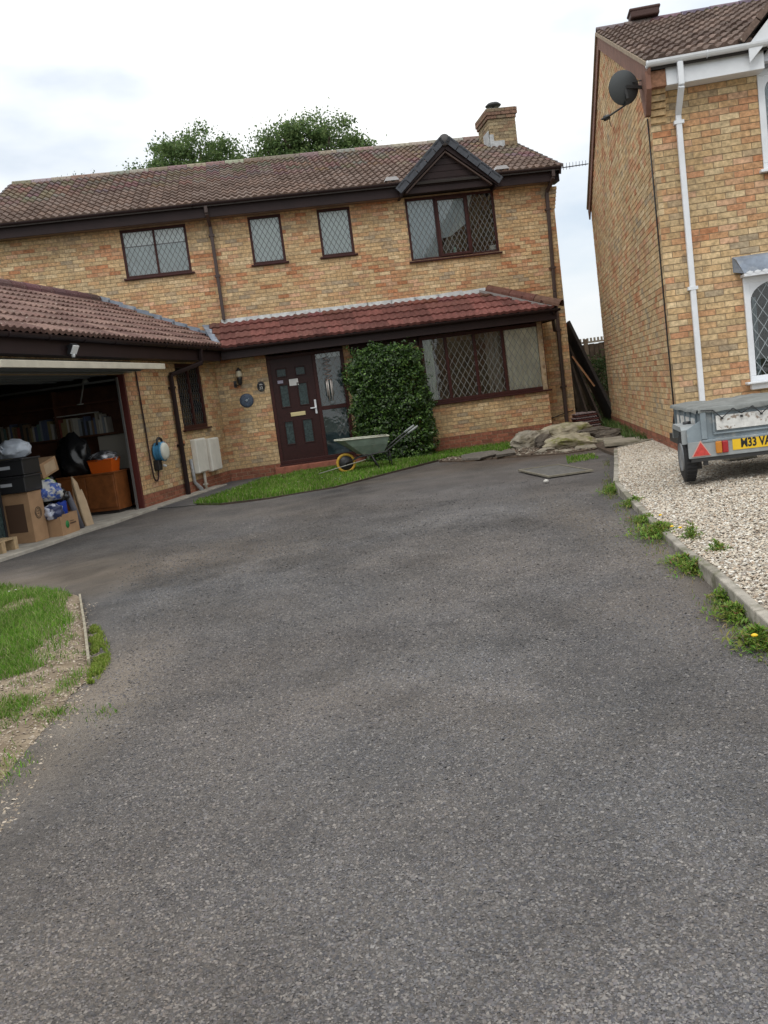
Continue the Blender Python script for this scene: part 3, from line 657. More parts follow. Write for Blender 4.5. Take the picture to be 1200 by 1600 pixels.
# windows
def upper_window(wn, lights, **kw):
    o = window(H, UW, *wn, M_MAHOG, lights, **kw); return o
w1 = upper_window(wins[0], [-1.63]); drape(w1, -2.25, -1.0, 4.27, 4.86, .07, M_NET, 9, .008, 'net_curtain'); drape(w1, -2.25, -1.0, 4.88, 5.19, .07, mat('blind', (.88, .88, .87)), 2, .002, 'blind')
w2 = upper_window(wins[1], []); drape(w2, .28, .91, 4.27, 5.18, .07, mat('white_blind', (.88, .89, .86)), 2, .003, 'blind')
w3 = upper_window(wins[2], []); drape(w3, 1.69, 2.33, 4.27, 5.18, .07, MATS['white_blind'], 2, .003, 'blind')
w4 = upper_window(wins[3], [4.12, 4.80], openers=(1,)); drape(w4, 3.52, 4.1, 3.98, 5.2, .075, mat('grey_voile', (.52, .58, .61)), 6, .006, 'voile')
bd = MB(); bd.prism([(4.1, 4.36), (4.4, 4.40), (4.74, 4.62), (4.84, 4.95), (4.95, 5.2), (4.1, 5.2)], .004, Matrix.Translation((0, .075, 0))); bd.build('voile', MATS['grey_voile'], w4)
bd = MB(); bd.lathe([(.05, 0), (.19, .02), (.21, .0), (.05, -.02)], 24, Matrix.Translation((4.42, .2, 4.22)) @ Matrix.Rotation(rad(80), 4, 'X') @ Matrix.Scale(1.1, 4, (0, 1, 0))); bd.build('mirror_back', M_BLACK, w4)
bd = MB(); bd.lathe([(.035, 0), (.04, .08), (.03, .16), (.012, .18)], 12, Matrix.Translation((4.46, .12, 4.0))); bd.build('bottle', mat('mint_plastic', (.35, .6, .5)), w4)
bd = MB(); bd.box(5.2, 5.32, .06, .064, 4.03, 4.12); bd.build('sticker', M_INKW, w4)
BW = Matrix.Translation((0, -.1, 0))
w5 = window(H, BW, 3.3, 5.88, 1.0, 2.37, M_MAHOG, [3.84, 4.43, 5.02], f=.075, came=M_CAMEL, rx=-.03, lat=(.125, .21, .007))
drape(w5, 3.4, 3.58, 1.05, 2.3, .10, M_SAGE, 3, .02); drape(w5, 5.08, 5.8, 1.05, 2.3, .085, M_CREAM, 7, .012); drape(w5, 4.72, 5.0, 1.05, 2.3, .3, mat('grey_brown_curtain', (.22, .19, .16)), 3, .03)
fig = MB(); fig.tube([(4.5, .4, 1.1), (4.5, .4, 1.22), (4.5, .4, 1.3)], [.05, .03, .05], 10); fig.build('ornament', mat('china', (.5, .55, .58)), w5)
# bay side return panel (mahogany)
mb = MB(); mb.box(3.3, 3.36, -.02, .0, 1.0, 2.38); mb.box(1.9, 3.3, -.012, -.002, 2.2, 2.44); mb.build('bay_post', M_MAHOG, H)
# front door
dfm = MB(); frame_rect(dfm, .22, 1.77, .19, 2.36, .07, .02, .11); dfm.box(1.13, 1.2, .02, .11, .26, 2.29); dfm.box(1.2, 1.70, .02, .11, 1.17, 1.25); dfm.box(.2, 1.79, -.03, .11, .155, .19)
df = dfm.build('door_frame', M_MAHOG, H); bevel(df, .006)
door = MB(); cut = [(.40, .58, 1.93, 2.08), (.78, .96, 1.93, 2.08), (.42, .58, 1.33, 1.76), (.78, .96, 1.33, 1.76), (.42, .58, .58, 1.03), (.78, .96, .58, 1.03)]
xs = sorted({.29, 1.13, *[c_[0] for c_ in cut], *[c_[1] for c_ in cut]}); zs = sorted({.26, 2.29, *[c_[2] for c_ in cut], *[c_[3] for c_ in cut]})
for a, b in zip(xs, xs[1:]):
    for c_, d_ in zip(zs, zs[1:]):
        if not any(h[0] <= a and b <= h[1] and h[2] <= c_ and d_ <= h[3] for h in cut): door.box(a, b, .045, .09, c_, d_)
dr = door.build('door', M_DOOR, H)
mld = MB()
for c_ in cut: mld = MB(); frame_rect(mld, c_[0] - .02, c_[1] + .02, c_[2] - .02, c_[3] + .02, .024, .034, .05); bevel(mld.build('moulding', M_DOOR, dr), .006)
M_OBS = mat('obscured_glass', (.035, .055, .055), rough=.2, spec=.3, noise_scale=30, noise_amt=.6, bump=.3)
for c_ in cut:
    pm = MB(); pm.box(c_[0], c_[1], .06, .066, c_[2], c_[3]); pm.build('pane', M_OBS, dr)
mb = MB(); mb.box(.56, .86, .03, .047, 1.12, 1.20); bevel(mb.build('letterbox', mat('brass', (.62, .52, .28), rough=.35, metal=.6), dr), .006)
mb = MB(); mb.box(1.06, 1.10, .025, .045, 1.12, 1.40); mb.bar((1.08, .01, 1.24), (.97, .01, 1.24), .02, .025); mb.box(1.065, 1.095, .005, .03, 1.22, 1.26); bevel(mb.build('handle', M_WHITE, dr), .005)
mb = MB(); mb.box(.62, .80, .038, .0445, 1.73, 1.86); mb.build('notice', M_INKW, dr)
mb = MB(); mb.box(.39, .50, .038, .0445, 1.80, 1.86); mb.build('notice', mat('lilac_paper', (.35, .33, .42)), dr)
nl = MB()
for k in range(5): nl.box(.64, .78 - .02 * (k % 2), .0365, .0378, 1.838 - k * .022, 1.842 - k * .022)
nl.build('print', mat('pale_grey_ink', (.4, .4, .4)), dr)
for z0_, z1_, cam_ in ((.26, 1.17, 1), (1.25, 2.29, 1)):
    pm = MB(); pm.box(1.2, 1.7, .06, .064, z0_, z1_); pm.build('side_pane', M_GLASS, df)
    lm = MB(); lattice(lm, 1.2 if z0_ > 1 else 1.45, 1.7, z0_ if z0_ > 1 else z0_ + .35, z1_, .056, .11, .17, .009); lm.build('leading', M_CAME, df)
sh = MB(); sh.box(1.2, 1.7, .10, .102, 2.2, 2.29); sh.build('lace_valance', M_NET, df)
sh = MB(); sh.box(1.16, 1.72, .5, .52, .2, 2.3); sh.build('hall_blind', mat('teal_blind', (.16, .22, .24), noise_scale=3, noise_amt=.2), df)
rm = MB(); rm.box(-.2, 2.2, .14, 3.5, .1, 2.3, skip=('f',)); rm.build('hall', M_ROOM, H)
mb = MB(); mb.box(.1, 1.9, -.28, -.001, 0, .155); st = mb.build('doorstep', mat('step_brick', (.27, .1, .065), rough=.9, noise_scale=10, noise_amt=.3), H); bevel(st, .01)
# porch roof soffit, fascia, gutter, tiles
P_LT = math.atan(.57 / 1.15); LT = slopeT(0, -.47, 2.60, P_LT)
mb = MB(); mb.prism([(0, 0), (1.15, .57), (1.15, -.04), (0, -.04)], 6.2, Matrix.Translation((6.02, -.45, 2.58)) @ Matrix.Rotation(rad(90), 4, 'Z'))
lean = MB()
pts_b = [(-.55, -.45), (6.12, -.45), (6.12, .69), (-.8, .69)]
zt = {0: 2.585, 1: 2.585}
lean.add([(-.62, -.45, 2.56), (6.12, -.45, 2.56), (6.12, .69, 2.56), (-.85, .69, 2.56), (-.62, -.45, 2.59), (6.12, -.45, 2.59), (6.12, .69, 2.59), (5.02, .69, 3.14), (-.85, .69, 3.14)],
         [(0, 3, 2, 1), (0, 1, 5, 4), (1, 2, 6, 5), (4, 5, 7, 8), (5, 6, 7), (0, 4, 8, 3), (2, 3, 8, 7, 6)])
lr = lean.build('porch_roof', M_DARK, H)
REDT = [(.14, .052, .044), (.155, .058, .049), (.125, .048, .041), (.148, .06, .05)]
SL = 1.15 / math.cos(P_LT)
tiling(H, lr, HT, LT, -.9, 6.3, SL, .335, .30, .016, REDT, clip=lambda b: (-.62 - .2 * b / SL, 6.16 - 1.12 * b / SL), key='red', m=M_TILER)
HP = slopeT(6.14, -.45, 2.60, math.atan(.57 / 1.1), (0, 1, 0))
tiling(H, lr, HT, HP, 0, 1.14, 1.24, .335, .30, .016, REDT, clip=lambda b: (1.15 * b / 1.24, 1.14), key='redhip', m=M_TILER)
ridge_tiles(lr, (6.2, -.5, 2.66), (5.03, .66, 3.24), .115, M_TILER, REDT, .5, 'hip_tile')
hb = MB(); hb.bar((6.0, -.46, 2.62), (4.85, .66, 3.2), .05, .05); hb.build('hip_mortar', mat('grey_mortar', (.24, .22, .21)), lr)
mb = MB(); mb.box(-.62, 6.1, -.43, -.40, 2.37, 2.575); mb.box(6.08, 6.11, -.40, .69, 2.37, 2.575); bevel(mb.build('fascia', M_BROWN, H), .004)
mb = MB(); mb.box(-.62, 6.08, -.40, -.003, 2.385, 2.40); mb.box(3.3, 6.08, -.003, .05, 2.385, 2.40); mb.box(5.88, 6.08, .05, .69, 2.385, 2.40); mb.build('soffit', M_BROWN, H)
gutter(H, (-.6, -.49, 2.575), (6.15, -.49, 2.575), M_BROWN)
fl = MB()
for i in range(12):
    a = -.55 + i * .5; b = min(a + .53, 5.15)
    if a > 5: break
    fl.add([(a, .688, 3.14 + .10), (b, .688, 3.14 + .10 + (.025 if i > 8 else 0)), (b, .60, 3.125), (b, .5, 3.085), (a, .5, 3.085), (a, .60, 3.125)], [(0, 5, 2, 1), (5, 4, 3, 2)]) if i else None
    if not i: fl.add([(a, .688, 3.24), (b, .688, 3.24), (b, .60, 3.125), (b, .5, 3.085), (a, .5, 3.085), (a, .60, 3.125)], [(0, 5, 2, 1), (5, 4, 3, 2)])
o = fl.build('flashing', M_LEADL, H); sf = o.modifiers.new('solid', 'SOLIDIFY'); sf.thickness = .012
# main roof
P_M = math.atan((7.30 - 5.5) / 4.3); RT = slopeT(0, .3, 5.47, P_M); SM = 4.3 / math.cos(P_M)
rf = MB(); rf.prism([(.3, 5.40), (.3, 5.44), (4.6, 7.24), (8.9, 5.44), (8.9, 5.40), (4.6, 7.18)], 11.66, Matrix(((0, 1, 0, -4.95), (1, 0, 0, 0), (0, 0, 1, 0), (0, 0, 0, 1)))); roof = rf.build('roof', M_DARK, H)
BRT = [(.135, .09, .07), (.16, .108, .085), (.12, .08, .062), (.155, .112, .092), (.13, .09, .073)]
tiling(H, roof, HT, RT, -4.98, 6.76, SM, .327, .30, .03, BRT, clip=lambda b: (-4.98, 6.74), key='brown', m=M_TILE, skip=lambda a, b: abs(a - 4.37) < .80 - .80 * b / 1.9)
ridge_tiles(roof, (-4.98, 4.6, 7.27), (6.74, 4.6, 7.27), .12, M_TILE, [(.24, .2, .17), (.2, .15, .12), (.28, .25, .21)], .45)
mb = MB()
for sx, x_ in ((0, -4.99), (1, 6.73)):
    mb.bar((x_, .3, 5.40), (x_, 4.6, 7.2), .04, .16); mb.bar((x_, 8.9, 5.40), (x_, 4.6, 7.2), .04, .16)
mb.build('verge_board', M_BROWN, roof)
vc = MB()
for i in range(14):
    p = RT @ Vector((6.77, i * .327, .02)); q = RT @ Vector((6.77, i * .327 + .33, .0)); vc.bar(p, q, .05, .07)
    p = RT @ Vector((-5.0, i * .327, .02)); q = RT @ Vector((-5.0, i * .327 + .33, .0)); vc.bar(p, q, .05, .07)
vc.build('verge_cap', mat('verge_grey', (.15, .13, .125), rough=.9), roof)
# fascia, soffit and gutter interrupted by the gablet
for a, b in ((-4.95, 3.40), (5.34, 6.72)):
    mb = MB(); mb.box(a, b, .38, .41, 5.21, 5.44); bevel(mb.build('fascia', M_BROWN, H), .004)
    mb = MB(); mb.box(a, b, .41, .698, 5.225, 5.24); mb.build('soffit', mat('soffit_tan', (.2, .15, .11), rough=.7), H)
    gutter(H, (a, .325, 5.475), (b + (.03 if b > 6 else 0), .325, 5.475), M_BROWN)
mb = MB(); mb.box(6.60, 6.72, .38, .72, 5.2, 5.44); mb.build('soffit_box_end', M_BROWN, H)
cb = MB()
for k in range(6): cb.box(6.55, 6.665 + .012 * (k + 1), .692 - .006 * k, .75, 4.72 + k * .075, 4.785 + k * .075, random.choice(PAL))
cb.build('corbel', M_BRICK, H)
# gablet
GX, GY = 4.37, .34; APEX, BASE = 6.12, 5.31; HWd = .93
gb = MB(); sl = (APEX - BASE) / HWd
gab = thing  # keep name short
gr = MB(); gr.prism([(GX - HWd - .06, BASE - .03), (GX, APEX + .02), (GX + HWd + .06, BASE - .03)], 1.9, Matrix.Translation((0, GY + .045, 0))); gl = gr.build('gable_roof', M_DARK, H)
nb = 6; hh = (APEX - .12 - 5.24) / nb
for i in range(nb):
    z0_, z1_ = 5.245 + i * hh, 5.245 + (i + 1) * hh - .006
    def half(z): return min(HWd - .03, (APEX - .09 - z) / sl)
    a, b = half(z0_), half(z1_)
    if b <= .02: b = .02
    mb = MB(); mb.prism([(GX - a, z0_), (GX + a, z0_), (GX + b, z1_), (GX - b, z1_)], .02, Matrix.Translation((0, GY + .02 + .002 * (i % 2), 0))); bevel(mb.build('cladding_board', M_BROWN, gl), .004)
for s_ in (-1, 1):
    mb = MB(); T_ = Matrix.Translation((0, GY - .10, 0))
    pl = [(GX + s_ * (HWd + .1), BASE - .12), (GX + s_ * (HWd + .1), BASE + .02), (GX, APEX + .05), (GX, APEX - .10)]
    mb.prism(pl if s_ < 0 else pl[::-1], .03, T_); bevel(mb.build('bargeboard', M_BROWN, gl), .004)
    mb = MB(); pl = [(GX + s_ * (HWd - .04), BASE - .07), (GX + s_ * (HWd - .04), BASE - .035), (GX, APEX - .12), (GX, APEX - .155)]
    mb.prism(pl if s_ < 0 else pl[::-1], .10, Matrix.Translation((0, GY - .07, 0))); mb.build('barge_soffit', mat('soffit_brown', (.09, .06, .05)), gl)
    n_ = 5
    for k in range(n_):
        t0, t1 = k / n_, (k + 1) / n_ - .012; p0 = Vector((GX + s_ * (HWd + .13), GY - .12, BASE + .03)); p1 = Vector((GX + s_ * .04, GY - .12, APEX + .13))
        a = p0.lerp(p1, t0); b = p0.lerp(p1, t1); off = Vector((0, .08, 0)); mb = MB(); mb.bar(a + off, b + off, .24, .05 + .01, up=Vector((0, 1, 0)).cross((b - a))); 
        mb.v = [(v[0], v[1], v[2] - (.03 if False else 0)) for v in mb.v]; bevel(mb.build('verge_tile', mat('slate_grey', (.06, .066, .078), rough=.75, noise_scale=15, noise_amt=.25), gl), .015)
        mb = MB(); mb.bar(a + Vector((0, -.03, -.045)), b + Vector((0, -.03, -.045)), .15, .02, up=Vector((0, 1, 0)).cross(b - a).cross(b - a)); mb.build('verge_tile', MATS['slate_grey'], gl)
mb = MB(); T_ = Matrix.Translation((GX, GY - .16, APEX + .07)) @ Matrix.Rotation(rad(-90), 4, 'X'); mb.lathe([(.11, 0), (.115, .02), (.115, 1.5)], 20, T_); mb.build('ridge_cap', mat('cap_grey', (.09, .085, .085), rough=.8), gl)
for x_ in (3.22, 5.5): 
    mb = MB(); mb.prism([(x_ - .14, 5.53), (x_ + .16, 5.53), (x_ + .1, 5.60), (x_ - .1, 5.60)], .3, Matrix.Translation((0, .27, .0)) @ Matrix.Rotation(0, 4, 'X')); mb.build('lead_apron', mat('pale_lead', (.45, .44, .44)), H)
mb = MB(); mb.box(3.36, 3.41, .31, .7, 5.2, 5.46); mb.box(5.33, 5.38, .31, .7, 5.2, 5.46); mb.build('box_end', M_BROWN, H)
# chimney
CT = Matrix.Translation((0, 3.1, 0))
ch = MB(); ch.box(6.13, 6.75, 3.11, 4.09, 6.2, 7.29); cho = ch.build('chimney', M_MORTAR, H)
OLD = [(.26, .2, .12), (.30, .24, .15), (.22, .17, .11), (.33, .25, .15), (.24, .16, .1)]
def ring_course(mb, z, e, j, cols):
    for (p0, p1, ax) in (((6.12 - e, 3.1 - e), (6.76 + e, 3.1 - e), 0), ((6.12 - e, 3.1 - e), (6.12 - e, 4.1 + e), 1), ((6.76 + e, 3.1 - e), (6.76 + e, 4.1 + e), 1), ((6.12 - e, 4.1 + e), (6.76 + e, 4.1 + e), 0)):
        ln = (p1[0] - p0[0]) if ax == 0 else (p1[1] - p0[1]); t = -.1 if j % 2 else 0
        while t < ln:
            a, b = max(t, 0), min(t + .215, ln)
            if b - a > .03:
                inn = .05
                if ax == 0: y_ = p0[1]; mb.append((p0[0] + a, p0[0] + b, y_ if y_ < 3.5 else y_ - inn, y_ + inn if y_ < 3.5 else y_, z, z + .065))
                else: x_ = p0[0]; mb.append((x_ if x_ < 6.4 else x_ - inn, x_ + inn if x_ < 6.4 else x_, p0[1] + a + (.051 if a == 0 else 0), p0[1] + b - (.051 if b == ln else 0), z, z + .065))
            t += .225
j = 0; z = 6.25
while z < 7.5:
    e = 0 if z < 7.24 else (.03 if z < 7.31 else .05); bl = []; ring_course(bl, z, e, j, OLD)
    for b_ in bl:
        mb = MB(); mb.box(*b_, random.choice(OLD if z < 7.24 else [(.2, .12, .085), (.24, .15, .1), (.2, .15, .1)])); mb.build('brick', M_BRICK, cho)
    z += .075; j += 1
mb = MB(); mb.box(6.1, 6.78, 3.08, 4.12, 7.50, 7.53); mb.build('chimney_cap', M_CONC, cho)
mb = MB(); mb.lathe([(.08, 0), (.08, .1), (.03, .1), (.03, .16), (.17, .16), (.19, .19), (.13, .24), (.02, .26)], 16, Matrix.Translation((6.4, 3.55, 7.53))); mb.build('cowl', M_STEEL, cho)
mb = MB(); mb.box(6.10, 6.45, 3.085, 3.09, 6.64, 6.80); mb.box(6.09, 6.095, 3.1, 3.6, 6.7, 7.05); mb.box(6.10, 6.2, 3.083, 3.09, 6.8, 6.95); mb.build('flashing', M_LEADL, cho)
# downpipes
downpipe(H, [(-.52, .33, 5.42), (-.52, .33, 5.28), (-.49, .62, 5.08), (-.49, .62, 3.22)], mat('pipe_brown', (.06, .04, .035), rough=.5), .068, (4.9, 4.1))
downpipe(H, [(6.58, .33, 5.42), (6.58, .33, 5.28), (6.50, .62, 5.05), (6.45, .62, 3.0), (6.42, .62, .12)], MATS['pipe_brown'], .07, (4.7, 3.5, 2.2, 1.0))
mb = MB(); mb.tube([(5.87, .67, .42), (6.1, .665, .36), (6.35, .66, .42), (6.6, .665, .47)], .012, 6); mb.build('cable', M_BLACK, H)
downpipe(H, [(6.02, -.49, 2.53), (6.05, -.30, 2.38), (6.36, .61, 2.2)], M_BROWN, .06)
finish_bricks(H); finish_tiles(H)

# ------------------------------------------------------------------ GARAGE
G = thing('garage', 'attached brick garage with brown tiled roof and raised white up and over door', 'garage'); G.matrix_world = GT
wall(G, I4, -9.2, 0, 0, 2.44, holes=[(-8.3, -3.97, 0, 2.14), (-1.96, -.8, 1.15, 2.33)], seed=9, WT=GT)
mb = MB(); mb.box(-9.2, .3, 4.5, 4.6, 0, 2.6); mb.box(-9.2, -9.1, .11, 4.5, 0, 2.6); mb.box(-.9, -.8, .11, 4.5, 0, 2.6); mb.build('rear_shell', mat('block_wall', (.12, .11, .1), rough=.95), G)
P_G = math.atan((3.90 - 2.64) / 2.56); GRT = slopeT(0, -.32, 2.63, P_G); SG = 2.56 / math.cos(P_G)
def g_hi(b):
    y_ = -.3 + b * math.cos(P_G); return -.35 + (y_ + .3) / .53 * 1.0 if y_ < .23 else (.7 - .314 * y_) / .949 - .02
gr = MB(); gr.add([(-9.3, -.3, 2.58), (-.4, -.3, 2.58), (.55, .23, 2.84), (-.03, 2.26, 3.84), (-9.3, 2.26, 3.84), (-9.3, 4.8, 2.58), (-.8, 4.8, 2.58)], [(0, 1, 2, 3, 4), (4, 3, 6, 5), (0, 4, 5)]); grf = gr.build('roof', M_DARK, G)
GTL = [(.155, .09, .075), (.175, .11, .09), (.135, .078, .066), (.165, .102, .085)]
tiling(G, grf, GT, GRT, -9.3, .9, SG, .345, .30, .024, GTL, clip=lambda b: (-9.3, g_hi(b)), key='garage', m=M_TILE)
ridge_tiles(grf, (-9.3, 2.26, 3.93), (-.02, 2.26, 3.93), .14, M_TILE, [(.12, .06, .06), (.11, .062, .058)], .45)
# lead: stepped flashing against the house wall and valley
ld = MB(); n_ = 9
for i in range(n_):
    t0, t1 = i / n_, (i + 1) / n_ + .02
    def pt(t, dz, off): 
        u_ = -2.95 + (-.80 + 2.95) * t; zz_ = 3.88 + (2.86 - 3.88) * t
        p = hw(u_, .7 - off, zz_ + dz); return GT.inverted() @ p
    ld.add([pt(t0, -.03, .008), pt(t1, -.03, .008), pt(t1, .17, .008), pt(t0, .13, .008)], [(0, 1, 2, 3)])
    ld.add([pt(t0, .0, .01), pt(t1, .0, .01), pt(t1, -.04, .17), pt(t0, -.04, .17)], [(0, 3, 2, 1)])
o = ld.build('flashing', M_LEAD, grf); sf = o.modifiers.new('solid', 'SOLIDIFY'); sf.thickness = .008
iv = GT.inverted()
a1_, b1_ = iv @ hw(-.62, -.50, 2.62), iv @ hw(-.82, .68, 3.14)
vl = MB(); dv = Vector((.09, -.03, 0)); vl.add([a1_ - dv * 1.2, a1_ + dv * .9, b1_ + dv * 1.2 + Vector((0, 0, .02)), b1_ - dv * 2 + Vector((0, 0, .03)), (a1_ + Vector((0, 0, .05))), (b1_ + Vector((0, 0, .03)))], [(0, 4, 5, 3), (4, 1, 2, 5)]); vo = vl.build('valley_lead', M_LEAD, grf); sf = vo.modifiers.new('solid', 'SOLIDIFY'); sf.thickness = .012
mb = MB(); mb.box(-9.3, -.36, -.29, -.26, 2.35, 2.60); bevel(mb.build('fascia', M_BROWN, G), .004)
mb = MB(); mb.box(-9.3, -.36, -.26, -.002, 2.36, 2.375); mb.build('soffit', MATS['soffit_brown'], G)
mb = MB(); mb.box(-8.35, -3.7, -.02, -.002, 2.16, 2.34); mb.build('lintel_board', mat('pale_lintel', (.22, .2, .15), rough=.8), G)
gutter(G, (-9.3, -.35, 2.59), (-.38, -.35, 2.59), M_BROWN)
# raised up-and-over door
gd = MB(); gd.box(-8.25, -3.93, -.66, 1.45, 2.17, 2.20); gdo = gd.build('garage_door', mat('door_grey_blue', (.16, .18, .2), rough=.6), G)
mb = MB(); mb.box(-8.25, -3.93, -.69, -.66, 2.13, 2.215); bevel(mb.build('door_lip', mat('door_cream', (.56, .52, .42), rough=.6, noise_scale=5, noise_amt=.12), gdo), .005)
for k in range(7): 
    mb = MB(); mb.box(-8.2, -3.98, -.6 + k * .29, -.56 + k * .29, 2.15, 2.17); mb.build('door_rib', MATS['door_grey_blue'], gdo)
for a, b in ((-4.03, -3.975), (-8.3, -8.24)): mb = MB(); mb.box(a, b, -.015, .09, 0, 2.14); bevel(mb.build('door_jamb', mat('oxblood', (.10, .022, .018), rough=.5), G), .005)
mb = MB(); mb.bar((-4.10, .06, .02), (-4.10, .06, 2.1), .03, .03); mb.bar((-4.10, .1, 2.07), (-4.10, 2.2, 2.07), .03, .03); mb.build('door_track', mat('galvanised', (.35, .36, .36), rough=.4, metal=.8), G)
struct_floor = MB(); struct_floor.box(-9.1, -.9, -.24, 4.5, -.1, .03); bevel(struct(struct_floor.build('garage_floor', mat('slab', (.36, .33, .28), rough=.9, noise_scale=5, noise_amt=.25, bump=.3), None, GT)), .01)
gwin = window(G, I4, -1.96, -.8, 1.15, 2.33, M_MAHOG, [-1.36], f=.07, came=mat('dark_came', (.05, .05, .05)))
drape(gwin, -1.9, -1.42, 1.2, 2.3, .16, mat('dim_curtain', (.10, .11, .12)), 3, .03); drape(gwin, -1.2, -.88, 1.2, 2.3, .2, mat('beige_dim', (.2, .18, .14)), 3, .03)
downpipe(G, [(-1.5, -.35, 2.56), (-1.5, -.33, 2.3), (-2.32, -.06, 2.12), (-2.34, -.06, .03)], M_BROWN, .07, (1.9, .9))
mb = MB(); mb.tube([(-1.95, -.035, .62), (-1.93, -.035, .2), (-1.75, -.06, .06), (-1.7, -.06, .0)], [.03, .03, .04, .045], 8); mb.build('repair_pipe', mat('grey_pvc', (.33, .34, .35), rough=.6, noise_scale=20, noise_amt=.3), G)
mb = MB(); mb.tube([(-1.5, -.06, .35), (-1.5, -.06, .02)], .028, 8); mb.box(-1.54, -1.46, -.095, -.02, .10, .13); mb.build('gas_pipe', mat('cream_pvc', (.5, .47, .4)), G)
finish_bricks(G); finish_tiles(G)

def gthing(name, label, cat, x, y, z=.03, rz=0, group=None):
    p = gw(x, y, z); return thing(name, label, cat, p, rad(90 - 11.7) + rz, group)
# meter cabinets
for i, (xa, lab) in enumerate(((-1.80, 'white meter cabinet nearer the garage door, pipe below it'), (-1.15, 'white meter cabinet next to the inner corner of the walls'))):
    t = gthing('meter_cabinet', lab, 'meter box', xa, 0, .34 - .03 * i, 0, 'meter cabinets on the garage wall')
    mb = MB(); mb.box(0, .48, -.11, 0, 0, .62); bevel(mb.build('cabinet', M_WHITE if False else mat('box_white', (.74, .72, .65), rough=.5, noise_scale=4, noise_amt=.1), t), .02, 3)
    mb = MB(); mb.box(.02, .46, -.122, -.111, .02, .6); bevel(mb.build('cabinet_door', MATS['box_white'], t), .008)
# charging unit (hose reel) with cable
t = gthing('hose_reel', 'round blue and white hose reel fixed to the garage wall', 'hose reel', -3.28, 0, .86)
RY = Matrix.Rotation(rad(90), 4, 'X')
mb = MB(); mb.lathe([(.11, .02), (.155, .02), (.16, .05), (.14, .07), (.16, .09), (.14, .11), (.16, .13), (.16, .16), (.11, .16)], 26, RY); mb.build('drum', mat('reel_blue', (.06, .24, .42), rough=.45), t)
mb = MB(); mb.lathe([(.0, .205), (.09, .205), (.135, .19), (.145, .165), (.14, .155)], 26, RY, caps=False); mb.build('cover', mat('reel_white', (.66, .66, .58), rough=.5), t)
mb = MB(); mb.tube([(-.11, -.1, .12), (-.08, -.1, .2), (.0, -.1, .225), (.08, -.1, .2), (.1, -.1, .14)], .022, 8); mb.build('handle', M_BLACK, t)
mb = MB(); mb.box(-.14, -.02, -.1, -.0, -.30, -.13); mb.tube([(-.08, -.07, -.16), (.02, -.11, -.1)], .03, 8); bevel(mb.build('bracket', M_BLACK, t), .01)
mb = MB(); mb.tube([(-.03, -.115, -.22), (.0, -.16, -.25)], .02, 8); mb.build('nozzle', mat('pale_grey_plastic', (.55, .55, .53)), t)
pts = [(-.13 - .17, -.025, 1.35), (-.29, -.025, .9), (-.28, -.025, .3), (-.29, -.03, -.1)] + [(-.19 - .095 * math.cos(a), -.04, -.36 - .1 * math.sin(a)) for a in np.linspace(0, math.pi, 8)] + [(-.09, -.05, -.28)]
mb = MB(); mb.tube(pts, .014, 6); mb.build('hose', mat('hose_dark', (.03, .012, .012), rough=.5), t)
# floodlight
t = gthing('floodlight', 'small white floodlight with sensor on the garage fascia', 'light', -6.05, -.29, 2.47)
mb = MB(); T_ = Matrix.Rotation(rad(30), 4, 'X'); mb.box(-.07, .07, -.12, -.10, -.06, .06, T=T_); bevel(mb.build('lamp_face', mat('lamp_white', (.7, .7, .68)), t), .005)
mb = MB(); mb.box(-.08, .08, -.099, -.06, -.07, .07, T=T_); mb.box(-.02, .02, -.07, 0, -.02, .02); mb.build('housing', M_BLACK, t)
mb = MB(); mb.lathe([(.02, -.03), (.028, 0), (.02, .03)], 10, Matrix.Translation((.0, -.06, -.12))); mb.build('sensor', MATS['lamp_white'], t)

# wall ornaments on the house
def hthing(name, label, cat, u, wv, z, rz=0, group=None): return thing(name, label, cat, hw(u, wv, z), HX + rz, group)
t = hthing('wall_lantern', 'small black coach lantern on the wall left of the front door', 'lantern', -.34, 0, 2.0)
mb = MB(); mb.lathe([(.05, .02), (.07, .05), (.055, .13), (.06, .14)], 8, Matrix.Translation((0, -.12, 0))); mb.build('globe', mat('lantern_glass', (.6, .55, .42), rough=.15, spec=.8), t)
mb = MB(); mb.lathe([(.02, -.14), (.045, -.1), (.05, -.02), (.06, .015)], 8, Matrix.Translation((0, -.12, 0))); mb.lathe([(.065, .14), (.03, .18), (.01, .21)], 8, Matrix.Translation((0, -.12, 0))); mb.tube([(0, -.12, -.1), (-.05, -.1, -.14), (-.1, -.04, -.12), (-.1, -.01, -.1)], .012, 6); mb.box(-.13, -.07, -.012, 0, -.17, -.04); mb.build('bracket', M_BLACK, t)
t = hthing('number_plaque', 'oval black house number plaque with a white rim beside the front door', 'plaque', .055, 0, 1.79)
EL = Matrix.Rotation(rad(90), 4, 'X') @ Matrix.Scale(1.25, 4, (0, 1, 0))
mb = MB(); mb.lathe([(.082, 0), (.08, .012)], 24, EL); mb.build('plate', M_BLACK, t)
ring = MB(); ring.lathe([(.068, .0125), (.068, .0135), (.072, .0135), (.072, .0125)], 24, EL, caps=False); ring.build('rim', M_CAMEL, t)
text_mesh('numeral', '22', .075, M_INKW, t, Matrix.Translation((-.042, -.014, -.055)) @ UPRIGHT)
fz = MB(); fz.box(-.035, .035, -.0135, -.0125, .03, .036); fz.box(-.025, .025, -.0135, -.0125, .045, .05); fz.build('lettering', M_INKW, t)
t = hthing('wall_plate', 'round blue slate dial hung on the wall left of the front door', 'wall plate', -.265, 0, 1.55)
mb = MB(); mb.lathe([(.03, .02), (.1, .022), (.135, .012), (.14, 0)], 28, Matrix.Rotation(rad(90), 4, 'X')); mb.build('dial', mat('blue_slate', (.06, .085, .13), rough=.5, noise_scale=40, noise_amt=.5), t)
